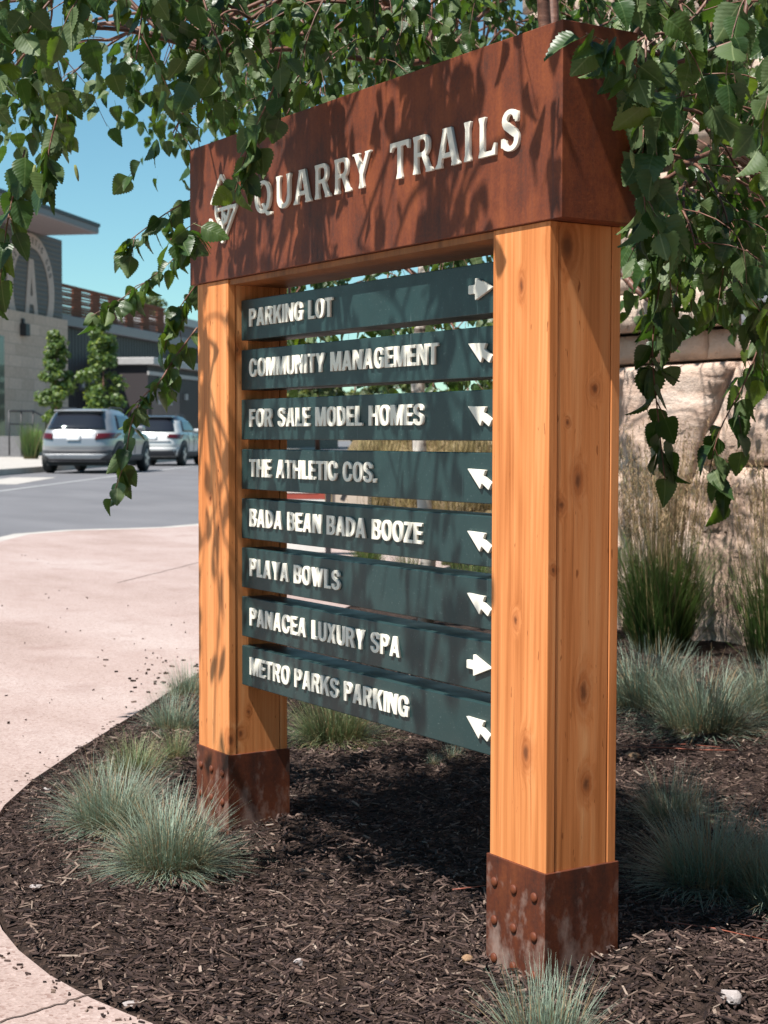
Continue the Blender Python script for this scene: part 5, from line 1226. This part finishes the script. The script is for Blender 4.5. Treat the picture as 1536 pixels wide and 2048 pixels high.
# porch and handrail before the entrance
p0, p1 = fa(-60, 1.5), fa(66, 1.5)
pz = fac(10, 872, 4.0)[1]
tag(MB().box(A0, fa(62, 4.0), .062, 4.0, .1, max(.25, pz)).build('porch', plain('porch_concrete', (.16, .155, .16), .85)), kind='structure').matrix_world = MF
hr = empty('handrail'); hr.matrix_world = MF; tag(hr, 'black metal handrail on the porch left of the silver car', 'railing')
b = MB(); pts = []
h0, hz = fac(18, 822, 3.6); h1, hz1 = fac(66, 822, 3.6); h2, hz2 = fac(92, 836, 3.6)
for x_ in (h0, (h0 + h1) / 2, h1): b.tube([(x_, 3.6, .2), (x_, 3.6, hz)], .035, 6)
b.tube([(h0, 3.6, hz), (h1, 3.6, hz1), (h2, 3.6, hz2), (h2, 3.6, .2)], .04, 6)
b.tube([(h0, 3.6, hz - .5), (h1, 3.6, hz - .5)], .025, 6)
b.build('rail', M['black_metal'], hr, smooth=True)

# ------------------------------------------------------------------ small trees, shrubs, far crowns
def leafy(name, pos, label, cat, group, prof, n, size, mat, clumps=60, stem=.05, h=3.6, seed=0, base=.2):
    """prof: (height fraction, radius) outline; leaves gathered in clumps"""
    r = np.random.default_rng(seed); e = empty(name, (pos[0], pos[1], pos[2] if len(pos) > 2 else .1)); tag(e, label, cat, group)
    Vs = []; Fs = []; Us = []; off = 0
    T = np.array([(-.5, 0, 0), (0, -.45, .1), (.5, 0, 0), (0, .55, .1)]); lob = np.array([(0, -.5, 0), (.22, -.2, .05), (.52, .05, 0), (.2, .22, .05), (0, .55, 0), (-.2, .22, .05), (-.52, .05, 0), (-.22, -.2, .05)])
    C = []
    for k in range(clumps):
        f = r.random() ** .85; R_ = np.interp(f, [p[0] for p in prof], [p[1] for p in prof]); a = r.uniform(0, 2 * pi); q_ = sqrt(r.random()) ** .7
        C.append((R_ * q_ * cos(a), R_ * q_ * sin(a), base + f * (h - base), .16 * h / 3.6 * r.uniform(.6, 1.5)))
    C = np.array(C); pick = r.integers(0, clumps, n); cc = C[pick]
    off_ = r.normal(0, 1, (n, 3)); off_ /= np.linalg.norm(off_, axis=1)[:, None]; off_ *= (r.random(n) ** .4)[:, None]
    P = cc[:, :3] + off_ * cc[:, 3:4] * np.array([1.15, 1.15, .8]); N = off_ + r.normal(0, .5, (n, 3)) + np.array([0, 0, .5]); N /= np.linalg.norm(N, axis=1)[:, None]
    X = np.cross(N, r.normal(0, 1, (n, 3))); X /= np.linalg.norm(X, axis=1)[:, None]; Y = np.cross(N, X); sz = size * r.uniform(.6, 1.25, n)
    V = P[:, None] + sz[:, None, None] * (lob[None, :, 0:1] * X[:, None] + lob[None, :, 1:2] * Y[:, None] + lob[None, :, 2:3] * N[:, None])
    F = np.arange(n)[:, None] * 8 + np.arange(8)[None]
    np_mesh('crown', V.reshape(-1, 3), F, mat, e, np.tile(lob[:, :2] * .8 + [0, .5], (n, 1)), False)
    b = MB(); b.tube([(0, 0, -.1), (.02, .01, h * .4), (0, 0, h * .85)], [stem, stem * .7, stem * .2], 7)
    for k in range(10):
        c_ = C[k % len(C)]; b.tube([(0, 0, max(.1, c_[2] - .3)), tuple(c_[:3])], [stem * .35, stem * .1], 5)
    b.build('trunk', M['twig'], e, smooth=True)
    return e
tp = lambda u, t: at(u, 877, t)
q1 = tp(112, 60); leafy('small_tree', (q1[0], q1[1], .1), 'narrow green tree with stacked clumps, left one beside the stone building', 'tree', 'small trees behind the cars', [(0, .75), (.25, .85), (.45, .55), (.65, .55), (.85, .42), (1, .12)], 5200, .16, M['maple_leaf'], 75, .06, 4.75, 5)
q2 = tp(207, 60); leafy('small_tree', (q2[0], q2[1], .1), 'taller narrow green tree in front of the dark cladding', 'tree', 'small trees behind the cars', [(0, .85), (.25, .95), (.40, .65), (.6, .80), (.75, .42), (.9, .38), (1, .10)], 6000, .16, M['maple_leaf'], 85, .06, 5.25, 6)
q3 = tp(298, 140); leafy('far_tree', (q3[0], q3[1], 0), 'olive tree crown showing above the slatted roof screen', 'tree', None, [(0, 1.0), (.6, 2.6), (.85, 2.4), (1, .8)], 5000, .32, M['far_leaf'], 70, .2, 13.2, 8, 7.5)
q4 = tp(62, 56); V, F, U_ = blades(500, .22, .6, 1.25, .02, .22, .35, 5, seed=77); o = grass('reed_grass', (V, F, U_), M['reed'], (q4[0], q4[1], .1), 'tan tipped grass clump on the far pavement left of the silver car', 'grass', None, 1.15)
for i in range(9):
    u = 560 + i * 75; t = 75 + (i * 37 % 40); p = tp(u, t)
    leafy('distant_tree', (p[0], p[1], 0), 'distant green tree beyond the plaza, seen in slivers between the boards', 'tree', 'distant trees behind the sign', [(0, 1.2), (.4, 2.6), (.8, 2.2), (1, .6)], 1500, .5, M['far_leaf'], 45, .18, 5.5 + (i * 5 % 3), 200 + i, 1.0)
